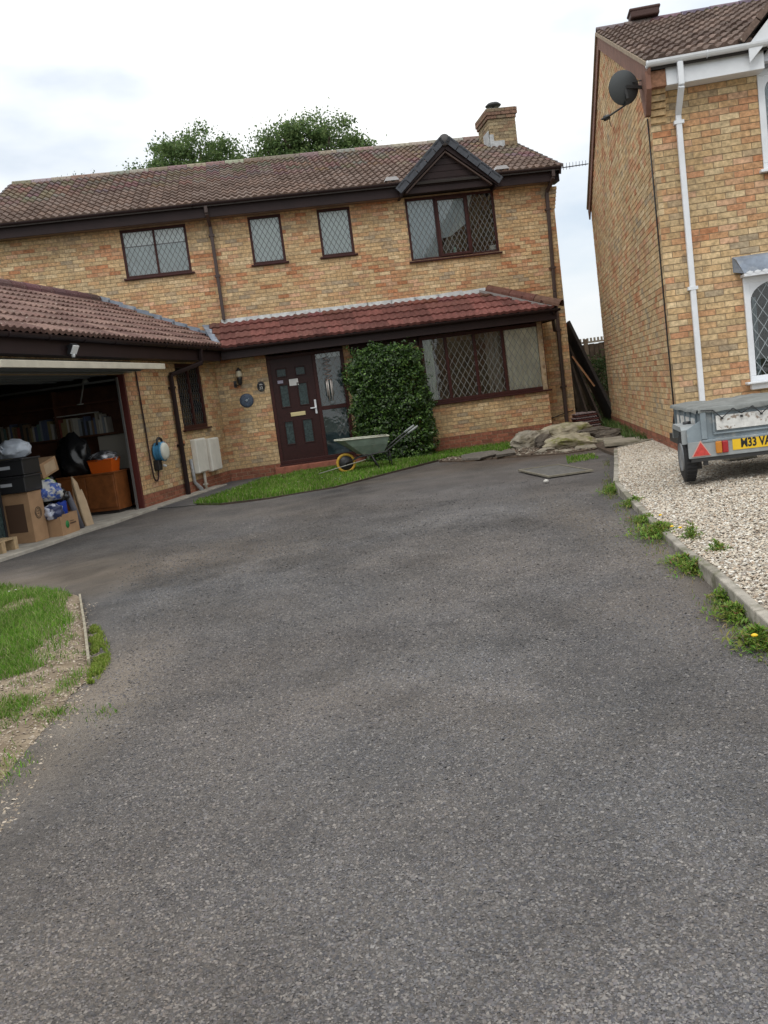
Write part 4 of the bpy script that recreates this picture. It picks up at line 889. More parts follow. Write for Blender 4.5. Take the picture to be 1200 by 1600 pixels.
mb = MB(); mb.lathe([(.025, .024), (.02, .03)], 12, Matrix.Rotation(rad(90), 4, 'X')); mb.bar((0, -.026, 0), (.05, -.026, .04), .006, .01); mb.build('pointer', mat('pale_blue', (.3, .36, .42)), t)
t = hthing('wind_chime', 'spiral wind chime hanging in front of the side window by the door', 'wind chime', 1.40, -.12, 1.9)
sp = [(.07 * math.cos(a) * (1 - .0 * a), .07 * math.sin(a), .33 - a / 26 * .42) for a in np.linspace(0, 28, 90)]
mb = MB(); mb.tube(sp, .006, 5); mb.build('spiral', mat('copper_wire', (.3, .2, .16), rough=.35, metal=.6), t)
for k in range(6):
    a = k * math.pi / 3; ln_ = .32 + .05 * (k % 3); mb = MB(); mb.tube([(.055 * math.cos(a), .055 * math.sin(a), -.15), (.055 * math.cos(a), .055 * math.sin(a), -.15 - ln_)], .011, 8); mb.build('chime_tube', mat('chime_metal', (.55, .5, .46), rough=.4, metal=.3), t)
mb = MB(); mb.lathe([(.07, 0), (.07, .012)], 16, Matrix.Translation((0, 0, -.15))); mb.tube([(0, 0, -.14), (0, 0, .5)], .003, 4); mb.build('hanger', MATS['copper_wire'], t)
# aerial
t = thing('tv_aerial', 'thin metal television aerial sticking out past the right roof edge', 'aerial', hw(6.85, 1.3, 5.72))
mb = MB(); mb.tube([(-.1, 0, -.08), (.85, .05, -.05)], .011, 5); mb.build('boom', M_STEEL, t); mb = MB()
for k in range(9): x_ = .22 + k * .07; mb.tube([(x_, -.1 + k * .004, -.09 + k * .002), (x_ + .02, .12, -.03)], .005, 4); mb.tube([(x_, 0, -.12 if k < 4 else -.09), (x_ + .01, 0, .02)], .005, 4)
mb.build('elements', M_STEEL, t)

# ------------------------------------------------------------------ NEIGHBOUR
Nb = thing('neighbour_house', 'neighbouring buff brick house with white windows, gutters and fascia, right side', 'house'); Nb.matrix_world = NT
nh = [(1.24, 2.9, 3.36, 4.50), (.9, 2.9, .88, 2.14)]
wall(Nb, I4, 0, 5.2, .02, 4.50, holes=nh, seed=21, plinth=.19, WT=NT)
SW = Matrix(((0, 1, 0, 0), (-1, 0, 0, 0), (0, 0, 1, 0), (0, 0, 0, 1)))   # local x -> -y, local y(into) -> +x
E0, EA, YM = 4.55, 6.52, 4.37
def nclip(z):
    if z < E0: return (-8.75, -.0)
    k = (z - E0) / (EA - E0) * YM; return (-8.75 + k, -k)
wall(Nb, SW, -8.75, 0, .02, EA, seed=22, plinth=.16, clip=nclip, poly=[(-8.75, .02), (-.007, .02), (-.007, E0), (-YM, EA), (-8.75, E0)], WT=NT)
mb = MB(); mb.box(.12, 5.2, 8.65, 8.75, 0, 4.5); mb.box(5.1, 5.2, .11, 8.65, 0, 4.5); mb.build('rear_shell', MATS['rear_brick'], Nb)
P_N = math.atan((6.70 - 4.74) / 4.67); NRT = slopeT(0, -.3, 4.72, P_N); SN = 4.67 / math.cos(P_N)
rf = MB(); rf.prism([(-.3, 4.62), (-.3, 4.68), (4.37, 6.64), (9.04, 4.68), (9.04, 4.62), (4.37, 6.56)], 5.4, Matrix(((0, 1, 0, -.03), (1, 0, 0, 0), (0, 0, 1, 0), (0, 0, 0, 1)))); nr = rf.build('roof', M_DARK, Nb)
NTL = [(.12, .082, .065), (.15, .105, .085), (.10, .066, .053), (.14, .10, .082)]
tiling(Nb, nr, NT, NRT, -.05, 5.3, SN, .33, .28, .03, NTL, clip=lambda b: (-.05, 5.3), key='neigh', m=M_TILE)
ridge_tiles(nr, (-.04, 4.37, 6.68), (5.3, 4.37, 6.68), .12, M_TILE, [(.15, .12, .12), (.12, .1, .12)], .45)
mb = MB(); mb.box(.5, .95, 4.2, 4.54, 6.75, 6.86); mb.bar((.48, 4.37, 6.87), (.97, 4.37, 6.87), .36, .05); bevel(mb.build('ridge_vent', mat('vent_brown', (.07, .035, .03), rough=.7), nr), .02)
vb = MB()
M_BARGE = mat('barge_brown', (.20, .10, .07), rough=.8, noise_scale=6, noise_amt=.2)
for (ya, za, yb, zb) in ((-.30, 4.60, 4.37, 6.58), (9.04, 4.60, 4.37, 6.58)):
    vb.bar((-.018, ya, za - .05), (-.018, yb, zb - .05), .03, .20)
vb.build('bargeboard', M_BARGE, Nb)
vb = MB()
for (ya, za, yb, zb) in ((-.32, 4.70, 4.37, 6.66), (9.06, 4.70, 4.37, 6.66)): vb.bar((-.04, ya, za), (-.04, yb, zb), .04, .05)
vb.build('verge_mortar', mat('verge_mortar', (.32, .25, .18), rough=.95, noise_scale=20, noise_amt=.3), nr)
mb = MB(); mb.prism([(-.31, 4.62), (-.31, 4.42), (-.10, 4.18), (.0, 4.18), (.30, 4.66)], .06, Matrix(((0, 1, 0, -.065), (1, 0, 0, 0), (0, 0, 1, 0), (0, 0, 0, 1)))); mb.build('barge_foot', M_BARGE, Nb)
cb = MB()
for k in range(5): cb.box(-.004, .17, -.028 - .034 * k, -.001, 4.09 + k * .075, 4.09 + k * .075 + .066, random.choice(PAL[:7]))
cb.box(.0, .17, -.26, -.001, 4.44, 4.62, (.25, .13, .08)); cb.build('corbel', M_BRICK, Nb)
for a, b in ((.175, 1.27), (3.1, 5.2)):
    mb = MB(); mb.box(a, b, -.25, -.22, 4.44, 4.70); bevel(mb.build('fascia', M_WHITE, Nb), .004)
    mb = MB(); mb.box(a, b, -.22, -.003, 4.445, 4.46); mb.build('soffit', M_WHITE, Nb)
gutter(Nb, (-.05, -.31, 4.715), (1.32, -.31, 4.715), M_WHITE, .06)
downpipe(Nb, [(.33, -.31, 4.66), (.33, -.30, 4.40), (.31, -.05, 4.14), (.305, -.05, .16)], M_WHITE, .068, (4.05, 2.1))
# white gable over the upper window
ng = MB(); ng.prism([(1.22, 4.53), (3.2, 4.53), (2.21, 5.6)], 2.6, Matrix.Translation((0, -.2, 0))); ngo = ng.build('front_gable', mat('white_clad', (.62, .65, .70), rough=.5), Nb)
for s_ in (-1, 1):
    mb = MB(); pl = [(2.21 + s_ * 1.12, 4.50), (2.21 + s_ * 1.12, 4.70), (2.21, 5.86), (2.21, 5.62)]
    mb.prism(pl if s_ < 0 else pl[::-1], .03, Matrix.Translation((0, -.34, 0))); bevel(mb.build('bargeboard', M_WHITE, ngo), .005)
    mb = MB(); a = Vector((2.21 + s_ * 1.2, .9, 4.72)); b = Vector((2.21, .9, 5.93)); mb.bar(a, b, 2.5, .05, up=Vector((0, 1, 0)).cross(b - a)); mb.build('verge_slope', M_DARK, ngo)
    for k in range(6):
        p = a.lerp(b, k / 6) + Vector((0, -1.2, .03)); q = a.lerp(b, (k + .95) / 6) + Vector((0, -1.2, .03)); mb = MB(); mb.bar(p, q, .16, .07, tuple(random.choice(NTL)), up=Vector((0, 1, 0)).cross(b - a)); mb.build('verge_tile', M_TILE, ngo)
mb = MB(); mb.box(1.18, 3.24, -.08, 0.0, 4.50, 4.53); mb.build('head_trim', mat('trim_grey', (.3, .32, .36)), ngo)
nw1 = window(Nb, Matrix.Translation((0, -.03, 0)), *nh[0], M_WHITE, [1.82, 2.4], f=.075, arch=True, lat=(.13, .2, .009), came=mat('grey_came', (.3, .33, .34)))
drape(nw1, 1.26, 2.88, 3.4, 4.48, .14, mat('pale_blind', (.5, .54, .55)), 2, .004, 'blind')
nw2 = window(Nb, Matrix.Translation((0, -.05, 0)), *nh[1], M_WHITE, [1.62, 2.3], f=.07, arch=True, lat=(.13, .2, .008), came=MATS['grey_came'])
drape(nw2, .99, 1.06, .92, 1.9, .14, mat('grey_drape', (.25, .3, .33)), 2, .02)
mb = MB(); mb.box(.82, 2.98, -.17, -.02, .86, .885); mb.box(.88, 2.92, -.10, -.0, .79, .86); bevel(mb.build('window_board', M_WHITE, nw2), .006)
lc = MB(); lc.add([(.80, -.001, 2.40), (3.0, -.001, 2.40), (3.0, -.12, 2.36), (.82, -.12, 2.36), (2.95, -.20, 2.18), (.88, -.20, 2.18), (.80, -.001, 2.22)], [(0, 3, 2, 1), (3, 5, 4, 2), (0, 6, 5, 3)]); lo = lc.build('lead_canopy', M_LEAD, Nb); sf = lo.modifiers.new('solid', 'SOLIDIFY'); sf.thickness = .02
sc = MB()
for k in range(24): x_ = .90 + k * .09; sc.add([(x_, -.205, 2.185), (x_ + .045, -.205, 2.20), (x_ + .09, -.205, 2.185), (x_ + .045, -.205, 2.155)], [(0, 3, 2, 1)])
sc.box(.88, 2.95, -.2, -.0, 2.14, 2.175); sc.build('canopy_trim', M_WHITE, Nb)
# cable down the side wall close to the corner
mb = MB(); mb.tube([(-.012, .16, 4.2), (-.012, .15, 3.0), (-.012, .15, 1.5), (-.012, .13, .55), (-.03, .16, .40), (-.02, .2, .5), (-.012, .15, .6)], .009, 5); mb.build('cable', M_BLACK, Nb)
finish_bricks(Nb); finish_tiles(Nb)

# satellite dish (seen from behind)
t = thing('satellite_dish', 'dark grey satellite dish on the side wall of the neighbouring house', 'satellite dish', NT @ Vector((-.28, -.02, 4.56)))
ax = Vector((-.22, .93, .12)).normalized(); q = ax.to_track_quat('Z', 'Y').to_matrix().to_4x4()
prof = [(.0, -.055), (.06, -.052), (.12, -.042), (.18, -.022), (.225, 0.0), (.232, .004), (.225, .008), (.18, -.012), (.12, -.032), (.0, -.045)]
mb = MB(); mb.lathe(prof, 36, q @ Matrix.Scale(.86, 4), caps=False); mb.build('reflector', mat('dish_grey', (.055, .06, .062), rough=.6), t)
mb = MB(); mb.tube([(0, 0, 0) , ax * .0 + Vector((.0, -.0, -.2)), ax * .12 + Vector((-.16, -.06, -.30)), ax * .25 + Vector((-.2, -.08, -.32))], .012, 6); mb.build('feed_arm', M_STEEL, t)
mb = MB(); p = ax * .2 + Vector((-.13, -.06, -.30)); mb.tube([p, p + Vector((-.06, -.02, -.02))], .032, 10); mb.tube([p, p + Vector((.02, 0, -.12))], .004, 4); mb.build('receiver_head', M_BLACK, t)
mb = MB(); mb.bar(-ax * .04, Vector((.27, .03, -.02)), .035, .035); mb.bar((.02, -.03, -.14), (.0, -.03, .02), .03, .03); mb.box(.255, .278, -.04, .1, -.12, .06); mb.bar((.1, -.02, .05), (.27, -.02, .05), .012, .012); mb.build('mount', M_STEEL, t)

# ------------------------------------------------------------------ TRAILER
T_tr = thing('car_trailer', 'small grey metal trailer with tarpaulin cover and yellow number plate on the gravel', 'trailer', (2.83, 8.44, .125), rad(-9.5))
M_TRB = mat('trailer_blue', (.20, .24, .265), rough=.55, spec=.4, noise_scale=5, noise_amt=.22, two=((.33, .34, .33), 9, .58, .72))
M_TRG = mat('trailer_grey', (.27, .29, .295), rough=.5, noise_scale=6, noise_amt=.2)
mb = MB(); mb.box(.13, 1.33, .02, 1.5, .34, .66); bd_ = mb.build('body', M_TRB, T_tr); bevel(bd_, .012)
mb = MB(); mb.box(0, 1.45, -.012, .018, .235, .385); bevel(mb.build('light_board', M_TRG, T_tr), .004)
mb = MB(); mb.prism([(0, .386), (0, .5), (.12, .57), (.13, .57), (.13, .386)], .012, Matrix.Translation((0, 0, 0))); mb.build('gusset', M_TRB, T_tr)
mb = MB(); mb.box(.125, 1.335, -.02, .02, .37, .395); mb.box(.125, .175, -.018, .02, .40, .66); mb.box(1.285, 1.335, -.018, .02, .40, .66); bevel(mb.build('tailgate_trim', M_TRB, T_tr), .006)
mb = MB(); frame_rect(mb, .23, 1.23, .43, .645, .018, -.002, .02); bevel(mb.build('tailgate_rib', M_TRB, T_tr), .006)
M_RUST = mat('flaked_white', (.62, .62, .60), rough=.7, noise_scale=20, noise_amt=.15, two=((.25, .2, .16), 22, .56, .64))
mb = MB(); mb.box(.262, 1.2, -.006, .019, .47, .60); mb.build('tailgate_panel', M_RUST, T_tr)
mb = MB(); mb.box(.122, .128, .25, 1.3, .44, .58); mb.build('side_panel', M_RUST, T_tr)
for k in range(5): ss = MB(); ss.box(.112, .128, .18 + k * .3, .2 + k * .3, .36, .655); ss.build('side_rib', M_TRB, T_tr)
# tarpaulin
n_, m_ = 24, 10; V = []; F = []
for j in range(m_ + 1):
    for i in range(n_ + 1):
        x_ = .11 + 1.24 * i / n_; y_ = -.0 + 1.54 * j / m_; e = min(i, n_ - i, 3) / 3
        z_ = .668 + .016 * e + .010 * noise.noise((x_ * 9, y_ * 5, 1)) + .006 * math.sin(x_ * 9.0); V.append((x_, y_, z_))
for j in range(m_):
    for i in range(n_): a = j * (n_ + 1) + i; F.append((a, a + 1, a + n_ + 2, a + n_ + 1))
mb = MB(); mb.add(V, F, None, True)
for (ed, dx, dy) in (([(i) for i in range(n_ + 1)], 0, -.015), ([j * (n_ + 1) for j in range(m_ + 1)][::-1], -.012, 0)):
    vs = []
    for k, i in enumerate(ed): p = V[i]; vs += [p, (p[0] + dx, p[1] + dy, p[2] - .010), (p[0] + dx * 1.4, p[1] + dy * 1.4, .640 + .005 * math.sin(k * 1.7))]
    mb.add(vs, [f for k in range(len(ed) - 1) for f in ((3 * k + 3, 3 * k, 3 * k + 1, 3 * k + 4), (3 * k + 4, 3 * k + 1, 3 * k + 2, 3 * k + 5))], None, True)
o = mb.build('tarpaulin', mat('tarp', (.17, .178, .17), rough=.8, noise_scale=7, noise_amt=.3), T_tr)
cd = MB(); pts = [(.13, -.03, .665)]
for k in range(7): pts += [(.24 + .17 * k, -.028, .655), (.31 + .17 * k, -.03, .575 if k % 2 == 0 else .6)]
for a, b in zip(pts, pts[1:]): cd.tube([a, b], .0045, 5)
cd.build('bungee_cord', M_BLACK, T_tr)
hk = MB()
for k in range(7): hk.box(.30 + .17 * k, .32 + .17 * k, -.036, -.015, .565, .585)
hk.build('cord_hook', M_BLACK, T_tr)
mb = MB(); mb.prism([(.022, .25), (.195, .25), (.1085, .395)], .006, Matrix.Translation((0, -.02, 0))); mb.build('reflector_rim', mat('reflector_rim', (.55, .35, .3)), T_tr)
mb = MB(); mb.prism([(.036, .257), (.181, .257), (.1085, .378)], .006, Matrix.Translation((0, -.025, 0))); mb.build('triangle_reflector', mat('reflector_red', (.52, .06, .05), rough=.3, noise_scale=40, noise_amt=.2), T_tr)
mb = MB(); mb.box(.235, .29, -.045, -.012, .262, .372); bevel(mb.build('lamp_amber', mat('amber', (.5, .19, .02), rough=.15, spec=.7), T_tr), .01)
mb = MB(); mb.box(.291, .345, -.045, -.012, .262, .372); bevel(mb.build('lamp_red', mat('tail_red', (.33, .015, .02), rough=.15, spec=.7), T_tr), .01)
mb = MB(); mb.box(.385, .905, -.018, -.012, .275, .386); npl = mb.build('number_plate', mat('plate_yellow', (.75, .48, .02), rough=.35), T_tr)
o = text_mesh('plate_lettering', 'M33 VA', .098, M_INK, npl, Matrix.Translation((.455, -.0195, .296)) @ UPRIGHT @ Matrix.Diagonal((.80, 1.10, 1, 1)), .0008, .0032)
mb = MB(); mb.box(.02, 1.45, .0, .05, .20, .234); mb.box(.16, .22, .05, 2.2, .24, .33); mb.box(1.22, 1.28, .05, 2.2, .24, .33); mb.bar((.06, .27, .235), (1.45, .27, .235), .045, .045); mb.build('chassis', M_STEEL, T_tr)
mb = MB(); mb.box(.13, .17, .02, .06, .16, .2); mb.box(.10, .16, .3, .5, .10, .25); mb.build('suspension', M_STEEL, T_tr)
WX = Matrix.Translation((.03, .27, .235)) @ Matrix.Rotation(rad(90), 4, 'Y')
mb = MB(); mb.lathe([(.13, -.05), (.2, -.055), (.230, -.042), (.236, 0), (.230, .042), (.2, .055), (.13, .05)], 36, WX); tyre = mb.build('wheel', M_RUB, T_tr)
mb = MB(); mb.lathe([(.03, -.064), (.06, -.05), (.125, -.052), (.132, -.062), (.13, .0), (.05, .0)], 24, WX); mb.build('rim', mat('rim_grey', (.3, .31, .32), rough=.4, metal=.4), tyre)
tr_ = MB()
for k in range(36): a = 2 * math.pi * k / 36; tr_.box(-.24, -.232, -.042, .042, -.008, .008, T=WX @ Matrix.Rotation(a, 4, 'Z') @ Matrix.Rotation(rad(90), 4, 'X'))
tr_.build('tread', M_RUB, tyre)
WX2 = Matrix.Translation((1.46, .27, .235)) @ Matrix.Rotation(rad(90), 4, 'Y'); mb = MB(); mb.lathe([(.13, -.06), (.2, -.065), (.232, -.045), (.236, 0), (.232, .045), (.2, .065), (.13, .06)], 36, WX2); mb.build('wheel', M_RUB, T_tr)
mg = MB(); prof_ = [(.025, .37), (.025, .50), (.06, .53), (.48, .54), (.54, .50), (.56, .40)]
vs = [(x_, y_, z_) for y_, z_ in prof_ for x_ in (-.045, .1)] + [(-.045, y_ + (.02 if i < 2 else -.02 if i > 3 else 0), z_ - (.045 if 1 < i < 4 else .0)) for i, (y_, z_) in enumerate(prof_)]
K = len(prof_); mg.add(vs, [(2 * k, 2 * k + 1, 2 * k + 3, 2 * k + 2) for k in range(K - 1)] + [(2 * k, 2 * k + 2, 2 * K + k + 1, 2 * K + k) for k in range(K - 1)]); mgo = mg.build('mudguard', M_TRG, T_tr); sf = mgo.modifiers.new('solid', 'SOLIDIFY'); sf.thickness = .006
mb = MB(); mb.tube([(.02, .3, .54), (.09, .3, .54)], .022, 8); mb.build('side_marker', M_BLACK, T_tr)
for nm in (1,): 
    t = thing('paving_slabs', 'small stack of broken paving lying on the gravel under the trailer', 'rubble', (3.75, 9.9, .13)); mb = MB(); mb.box(0, .3, 0, .25, 0, .035); mb.box(.03, .33, .02, .25, .036, .07); mb.build('slab', M_CONC, t)

# ------------------------------------------------------------------ WHEELBARROW
wb = thing('wheelbarrow', 'green wheelbarrow with a yellow wheel standing on the front lawn', 'wheelbarrow', (-.56, 16.62, .02), rad(4))
mb = MB(); RW = Matrix.Translation((0, 0, .175)) @ Matrix.Rotation(rad(90), 4, 'X')
def torus(mb, R_, r, T_, n=28, k=8, sx=1):
    vs = [T_ @ Vector(((R_ + r * math.cos(b)) * math.cos(a), (R_ + r * math.cos(b)) * math.sin(a), r * sx * math.sin(b))) for a in [2 * math.pi * i / n for i in range(n)] for b in [2 * math.pi * j / k for j in range(k)]]
    fs = [(i * k + j, ((i + 1) % n) * k + j, ((i + 1) % n) * k + (j + 1) % k, i * k + (j + 1) % k) for i in range(n) for j in range(k)]; mb.add(vs, fs, None, True)
torus(mb, .152, .026, RW, sx=1.3); wh = mb.build('wheel', mat('yellow_tyre', (.50, .30, .035), rough=.6, noise_scale=20, noise_amt=.2), wb)
mb = MB(); mb.lathe([(.02, -.03), (.05, -.015), (.128, -.02), (.132, 0), (.128, .02), (.05, .015), (.02, .03)], 24, RW); mb.build('hub', M_BLACK, wh)
tray = MB(); rim = [(-.13, .60), (.80, .565)]
def ringp(x0, x1, hw_, z0, z1, n=5):
    return [(x0, -hw_ * .62, z0), (x0 + (x1 - x0) * .15, -hw_, z0 * .85 + z1 * .15), (x1, -hw_, z1), (x1, hw_, z1), (x0 + (x1 - x0) * .15, hw_, z0 * .85 + z1 * .15), (x0, hw_ * .62, z0)]
top = ringp(-.15, .80, .30, .60, .57); mid = ringp(.02, .76, .25, .47, .43); bot = ringp(.24, .68, .16, .30, .275)
vs = top + mid + bot; fs = [(5, 4, 3, 2, 1, 0)][:0]
for r_ in (0, 6):
    for k in range(6): a, b = k, (k + 1) % 6; fs.append((r_ + a, r_ + 6 + a, r_ + 6 + b, r_ + b))
fs.append((12, 13, 14, 15, 16, 17)); tray.add(vs, fs, None, False); tro = tray.build('tray', mat('tray_green', (.17, .22, .18), rough=.55, noise_scale=6, noise_amt=.25, two=((.25, .25, .2), 9, .55, .72)), wb)
sf = tro.modifiers.new('solid', 'SOLIDIFY'); sf.thickness = .008; bevel(tro, .02, 3)
mb = MB()
for a, b in zip(top, top[1:] + top[:1]): mb.tube([a, b], .013, 6)
mb.build('rim', mat('rim_pale', (.42, .42, .34), rough=.6, noise_scale=20, noise_amt=.3), tro)
fr = MB()
for s_ in (-1, 1):
    fr.tube([(.0, s_ * .05, .175), (.25, s_ * .12, .26), (.72, s_ * .25, .30), (1.02, s_ * .28, .50), (1.30, s_ * .28, .66)], .015, 6)
    fr.tube([(.45, s_ * .18, .28), (.58, s_ * .22, .0)], .015, 6); fr.tube([(.78, s_ * .24, .33), (.80, s_ * .24, .0), (.74, s_ * .24, .0)], .015, 6)
fr.tube([(.8, -.24, .12), (.8, .24, .12)], .01, 6); fr.build('frame', M_STEEL, wb)
for s_ in (-1, 1):
    mb = MB(); mb.tube([(1.14, s_ * .28, .57), (1.33, s_ * .28, .675)], .02, 8); mb.build('grip', mat('grip_grey', (.25, .27, .26)), wb)
mb = MB(); V = [(x_ * .3 + .3, y_ * .2, .47 + .05 * random.random()) for x_ in (-1, -.3, .3, 1) for y_ in (-1, -.3, .3, 1)]; mb.add(V, [(a * 4 + b, a * 4 + b + 4, a * 4 + b + 5, a * 4 + b + 1) for a in range(3) for b in range(3)]); mb.build('load_of_soil', M_MUD, wb)
t = thing('garden_cane', 'thin grey cane lying in the grass beside the wheelbarrow wheel', 'cane', (-1.05, 16.3, .09)); mb = MB(); mb.tube([(0, 0, 0), (.85, .05, .14)], .008, 5); mb.build('stick', mat('cane_grey', (.3, .29, .25)), t)

# ------------------------------------------------------------------ BUSH
def leaves(name, P, size, cols, parent, m=M_CAR, flat=.5, dirs=None):
    n = len(P); d = RNG.normal(size=(n, 3)); d[:, 2] = np.abs(d[:, 2]) * .8 + .1
    if dirs is not None: d = d * .8 + dirs
    d /= np.linalg.norm(d, axis=1)[:, None]; r_ = RNG.normal(size=(n, 3)); a = np.cross(d, r_); a /= np.linalg.norm(a, axis=1)[:, None]; b = np.cross(d, a)
    s = size * RNG.uniform(.6, 1.3, n); a *= s[:, None]; b *= (s * flat)[:, None]; up = d * (s * .15)[:, None]
    V = np.stack([P - a, P - b + up, P + a, P + b + up], 1).reshape(-1, 3); F = (np.arange(n) * 4)[:, None] + np.array([0, 1, 2, 3])
    pal = np.array(cols); c = pal[RNG.integers(0, len(pal), n)] * RNG.uniform(.65, 1.3, (n, 1)); return npmesh(name, V, F, m, c, parent)
bs = thing('evergreen_bush', 'tall dense dark green bush between the front door and the bay window', 'bush', hw(2.45, -.45))
M_CAR2 = mat('glossy_leaf', attr=True, rough=.38, spec=.32, trans=.2)
P = []; D = []
while len(P) < 30000:
    u_ = RNG.uniform(-.95, 1.0); z_ = RNG.uniform(.03, 2.36); v_ = RNG.uniform(-.72, .42)
    lump = 1 + .14 * noise.noise((u_ * 2.6, z_ * 2.6, 4.2 + v_)) + .20 * noise.noise((u_ * 7, z_ * 7, v_ * 7)); side = np.interp(z_, [0, .5, 1.1, 1.7, 2.1, 2.4], [.64, .78, .80, .76, .74, .70])
    topz = 2.24 + .13 * noise.noise((u_ * 3.5, v_ * 3, 8)) + .1 * noise.noise((u_ * 11, v_ * 9, 2)); uu = abs(u_ - .08 - .05 * (1.2 - z_)) / (side * .95 * lump); vv = abs(v_ + .08) / (.5 * lump); zz_ = z_ / topz
    q = (uu ** 4 + vv ** 4 + max(zz_, 0) ** 14) ** .25
    if .80 < q < 1.0 + .07 * random.random() ** 2 or (.6 < q <= .8 and random.random() < .12): P.append((u_, v_, z_)); D.append(((u_) * .8, -.9 if v_ < -.2 else 0, .35 + (1.2 if zz_ > .93 else 0)))
for k in range(34):
    u_ = RNG.uniform(-.6, .7); z0_ = 2.12 + .06 * RNG.random(); d = np.array([RNG.normal() * .3, RNG.normal() * .2 - .1, 1]); l_ = RNG.uniform(.05, .2)
    for i in range(10): P.append(tuple(np.array([u_, RNG.uniform(-.45, .1), z0_]) + d * l_ * i / 9 + RNG.normal(size=3) * .015)); D.append((0, -.5, .5))
for k in range(40):
    sgn = RNG.choice([-1, 1]); z0_ = RNG.uniform(.2, 2.0); l_ = RNG.uniform(.05, .16)
    for i in range(10): P.append(tuple(np.array([sgn * .70 + .09, RNG.uniform(-.45, .1), z0_]) + np.array([sgn, -.3, .3]) * l_ * i / 9 + RNG.normal(size=3) * .015)); D.append((0, -.5, .5))
leaves('foliage', np.array(P), .031, [(.028, .062, .013), (.04, .085, .018), (.018, .04, .009), (.022, .05, .011), (.062, .125, .024), (.12, .21, .045)], bs, M_CAR2, .5, np.array(D))
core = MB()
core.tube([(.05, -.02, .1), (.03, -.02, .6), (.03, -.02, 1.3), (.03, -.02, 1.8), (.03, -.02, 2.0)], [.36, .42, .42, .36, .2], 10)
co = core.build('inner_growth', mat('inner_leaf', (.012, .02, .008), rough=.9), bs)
for k in range(7):
    a = k * .9; mb = MB(); mb.tube([(.1 * math.cos(a), .1 * math.sin(a), 0), (.35 * math.cos(a), .2 * math.sin(a), .6), (.55 * math.cos(a), .3 * math.sin(a), 1.5)], [.02, .014, .006], 5); mb.build('stem', M_WOODD, bs)

# ------------------------------------------------------------------ TREES behind the house
def tree(label, x, y, h, crown, n, seed, group='trees behind the house'):
    """crown: list of (dx, dz, r) lobes seen across, z absolute"""
    t = thing('tree', label, 'tree', (x, y, 0), 0, group); rr = np.random.default_rng(seed)
    mb = MB(); top = min(c[1] for c in crown); mb.tube([(0, 0, -.1), (.1, 0, 2), (-.05, .1, 4.5), (.1, 0, top), (.0, 0, h * .9)], [.34, .28, .22, .16, .05], 10)
    for c in crown: mb.tube([(0, 0, top - 1.2), (c[0] * .5, rr.uniform(-.4, .4), (top + c[1]) / 2), (c[0], rr.uniform(-.6, .6), c[1])], [.12, .07, .025], 6)
    mb.build('trunk', mat('bark', (.09, .07, .05), rough=.95, noise_scale=8, noise_amt=.4, bump=1, bump_scale=20), t)
    P = []; 
    for (dx, z_, r_) in crown:
        for k in range(int(26 * r_)):   # clumps on each lobe
            d = rr.normal(size=3); d /= np.linalg.norm(d); rad_ = r_ * rr.uniform(.5, 1.1); c = np.array([dx, 0, z_]) + d * rad_ * np.array([1, 1.1, .8]); m_ = int(n * rr.uniform(.6, 1.4)); s = rr.uniform(.11, .30)
            P.append(c + rr.normal(size=(m_ * 3, 3)) * s * np.array([1, 1, .6]))
    P = np.concatenate(P); leaves('crown', P, .05, [(.11, .18, .06), (.14, .21, .07), (.09, .145, .055), (.18, .245, .09)], t, M_CAR, .6)
tree('dark green tree left of the middle above the ridge, rounded crown', -4.75, 32, 11, [(-1.35, 9.3, .75), (-.6, 10.0, .85), (.3, 10.15, .8), (1.05, 9.6, .7), (-.1, 9.0, 1.1), (-1.0, 8.6, .9), (1.55, 9.0, .42), (.2, 8.2, 1.3)], 46, 1)
tree('wider green tree right of the middle behind the ridge, below the chimney', -.7, 32, 11, [(-1.65, 9.8, .62), (-1.0, 10.0, .65), (-.2, 10.2, .7), (.55, 9.95, .7), (1.2, 9.5, .6), (-.4, 9.1, 1.1), (.8, 9.0, .9), (1.75, 8.95, .4), (-1.4, 9.0, .8), (0, 8.2, 1.3)], 46, 2)
tree('small tree only just showing over the left verge of the roof', -12.0, 33, 10, [(-.5, 9.1, .7), (.4, 8.5, .8), (0, 7.8, 1.0)], 40, 3)
t = thing('chimney_weeds', 'sparse twig tips showing just above the left half of the ridge', 'plant', (-8.6, 30, 8.1)); P = np.concatenate([RNG.normal(size=(14, 3)) * .07 + np.array([k * .35, 0, 1.08 + .05 * (k % 2)]) for k in range(4)]); leaves('leaf_tips', P, .04, [(.07, .10, .04)], t)
mb = MB(); [mb.tube([(k * .35, 0, -8.1 + 8), (k * .35, 0, 1.1)], .01, 4) for k in range(4)]; mb.build('twig', M_WOODD, t)

# ------------------------------------------------------------------ ALLEY: fence, leaning boards, rusty stack, slabs
fc = thing('timber_fence', 'weathered vertical board fence closing the gap between the two houses', 'fence', (4.6, 22.0, 0), rad(3))
M_FB = mat('fence_board', (.10, .075, .055), rough=.9, noise_scale=9, noise_amt=.4, bump=.4)
for k in range(14):
    mb = MB(); x_ = k * .115; T_ = Matrix.Translation((x_, 0, 0)) @ Matrix.Rotation(rad(7), 4, 'Z'); mb.box(0, .12, 0, .018, .05, 1.88 + random.uniform(-.01, .01), T=T_); mb.build('board', M_FB, fc)
for x_ in (.55, 1.62): mb = MB(); mb.box(x_, x_ + .09, -.07, -.01, 0, 2.0); mb.build('post', mat('post_grey', (.2, .16, .12), rough=.9), fc)
mb = MB(); [mb.box(.3 + k * .085, .34 + k * .085, -.01, .03, 1.9, 2.02) for k in range(13)]; mb.box(.25, 1.5, -.005, .012, 1.90, 1.945); mb.build('trellis_top', mat('pale_wood', (.36, .33, .28)), fc)
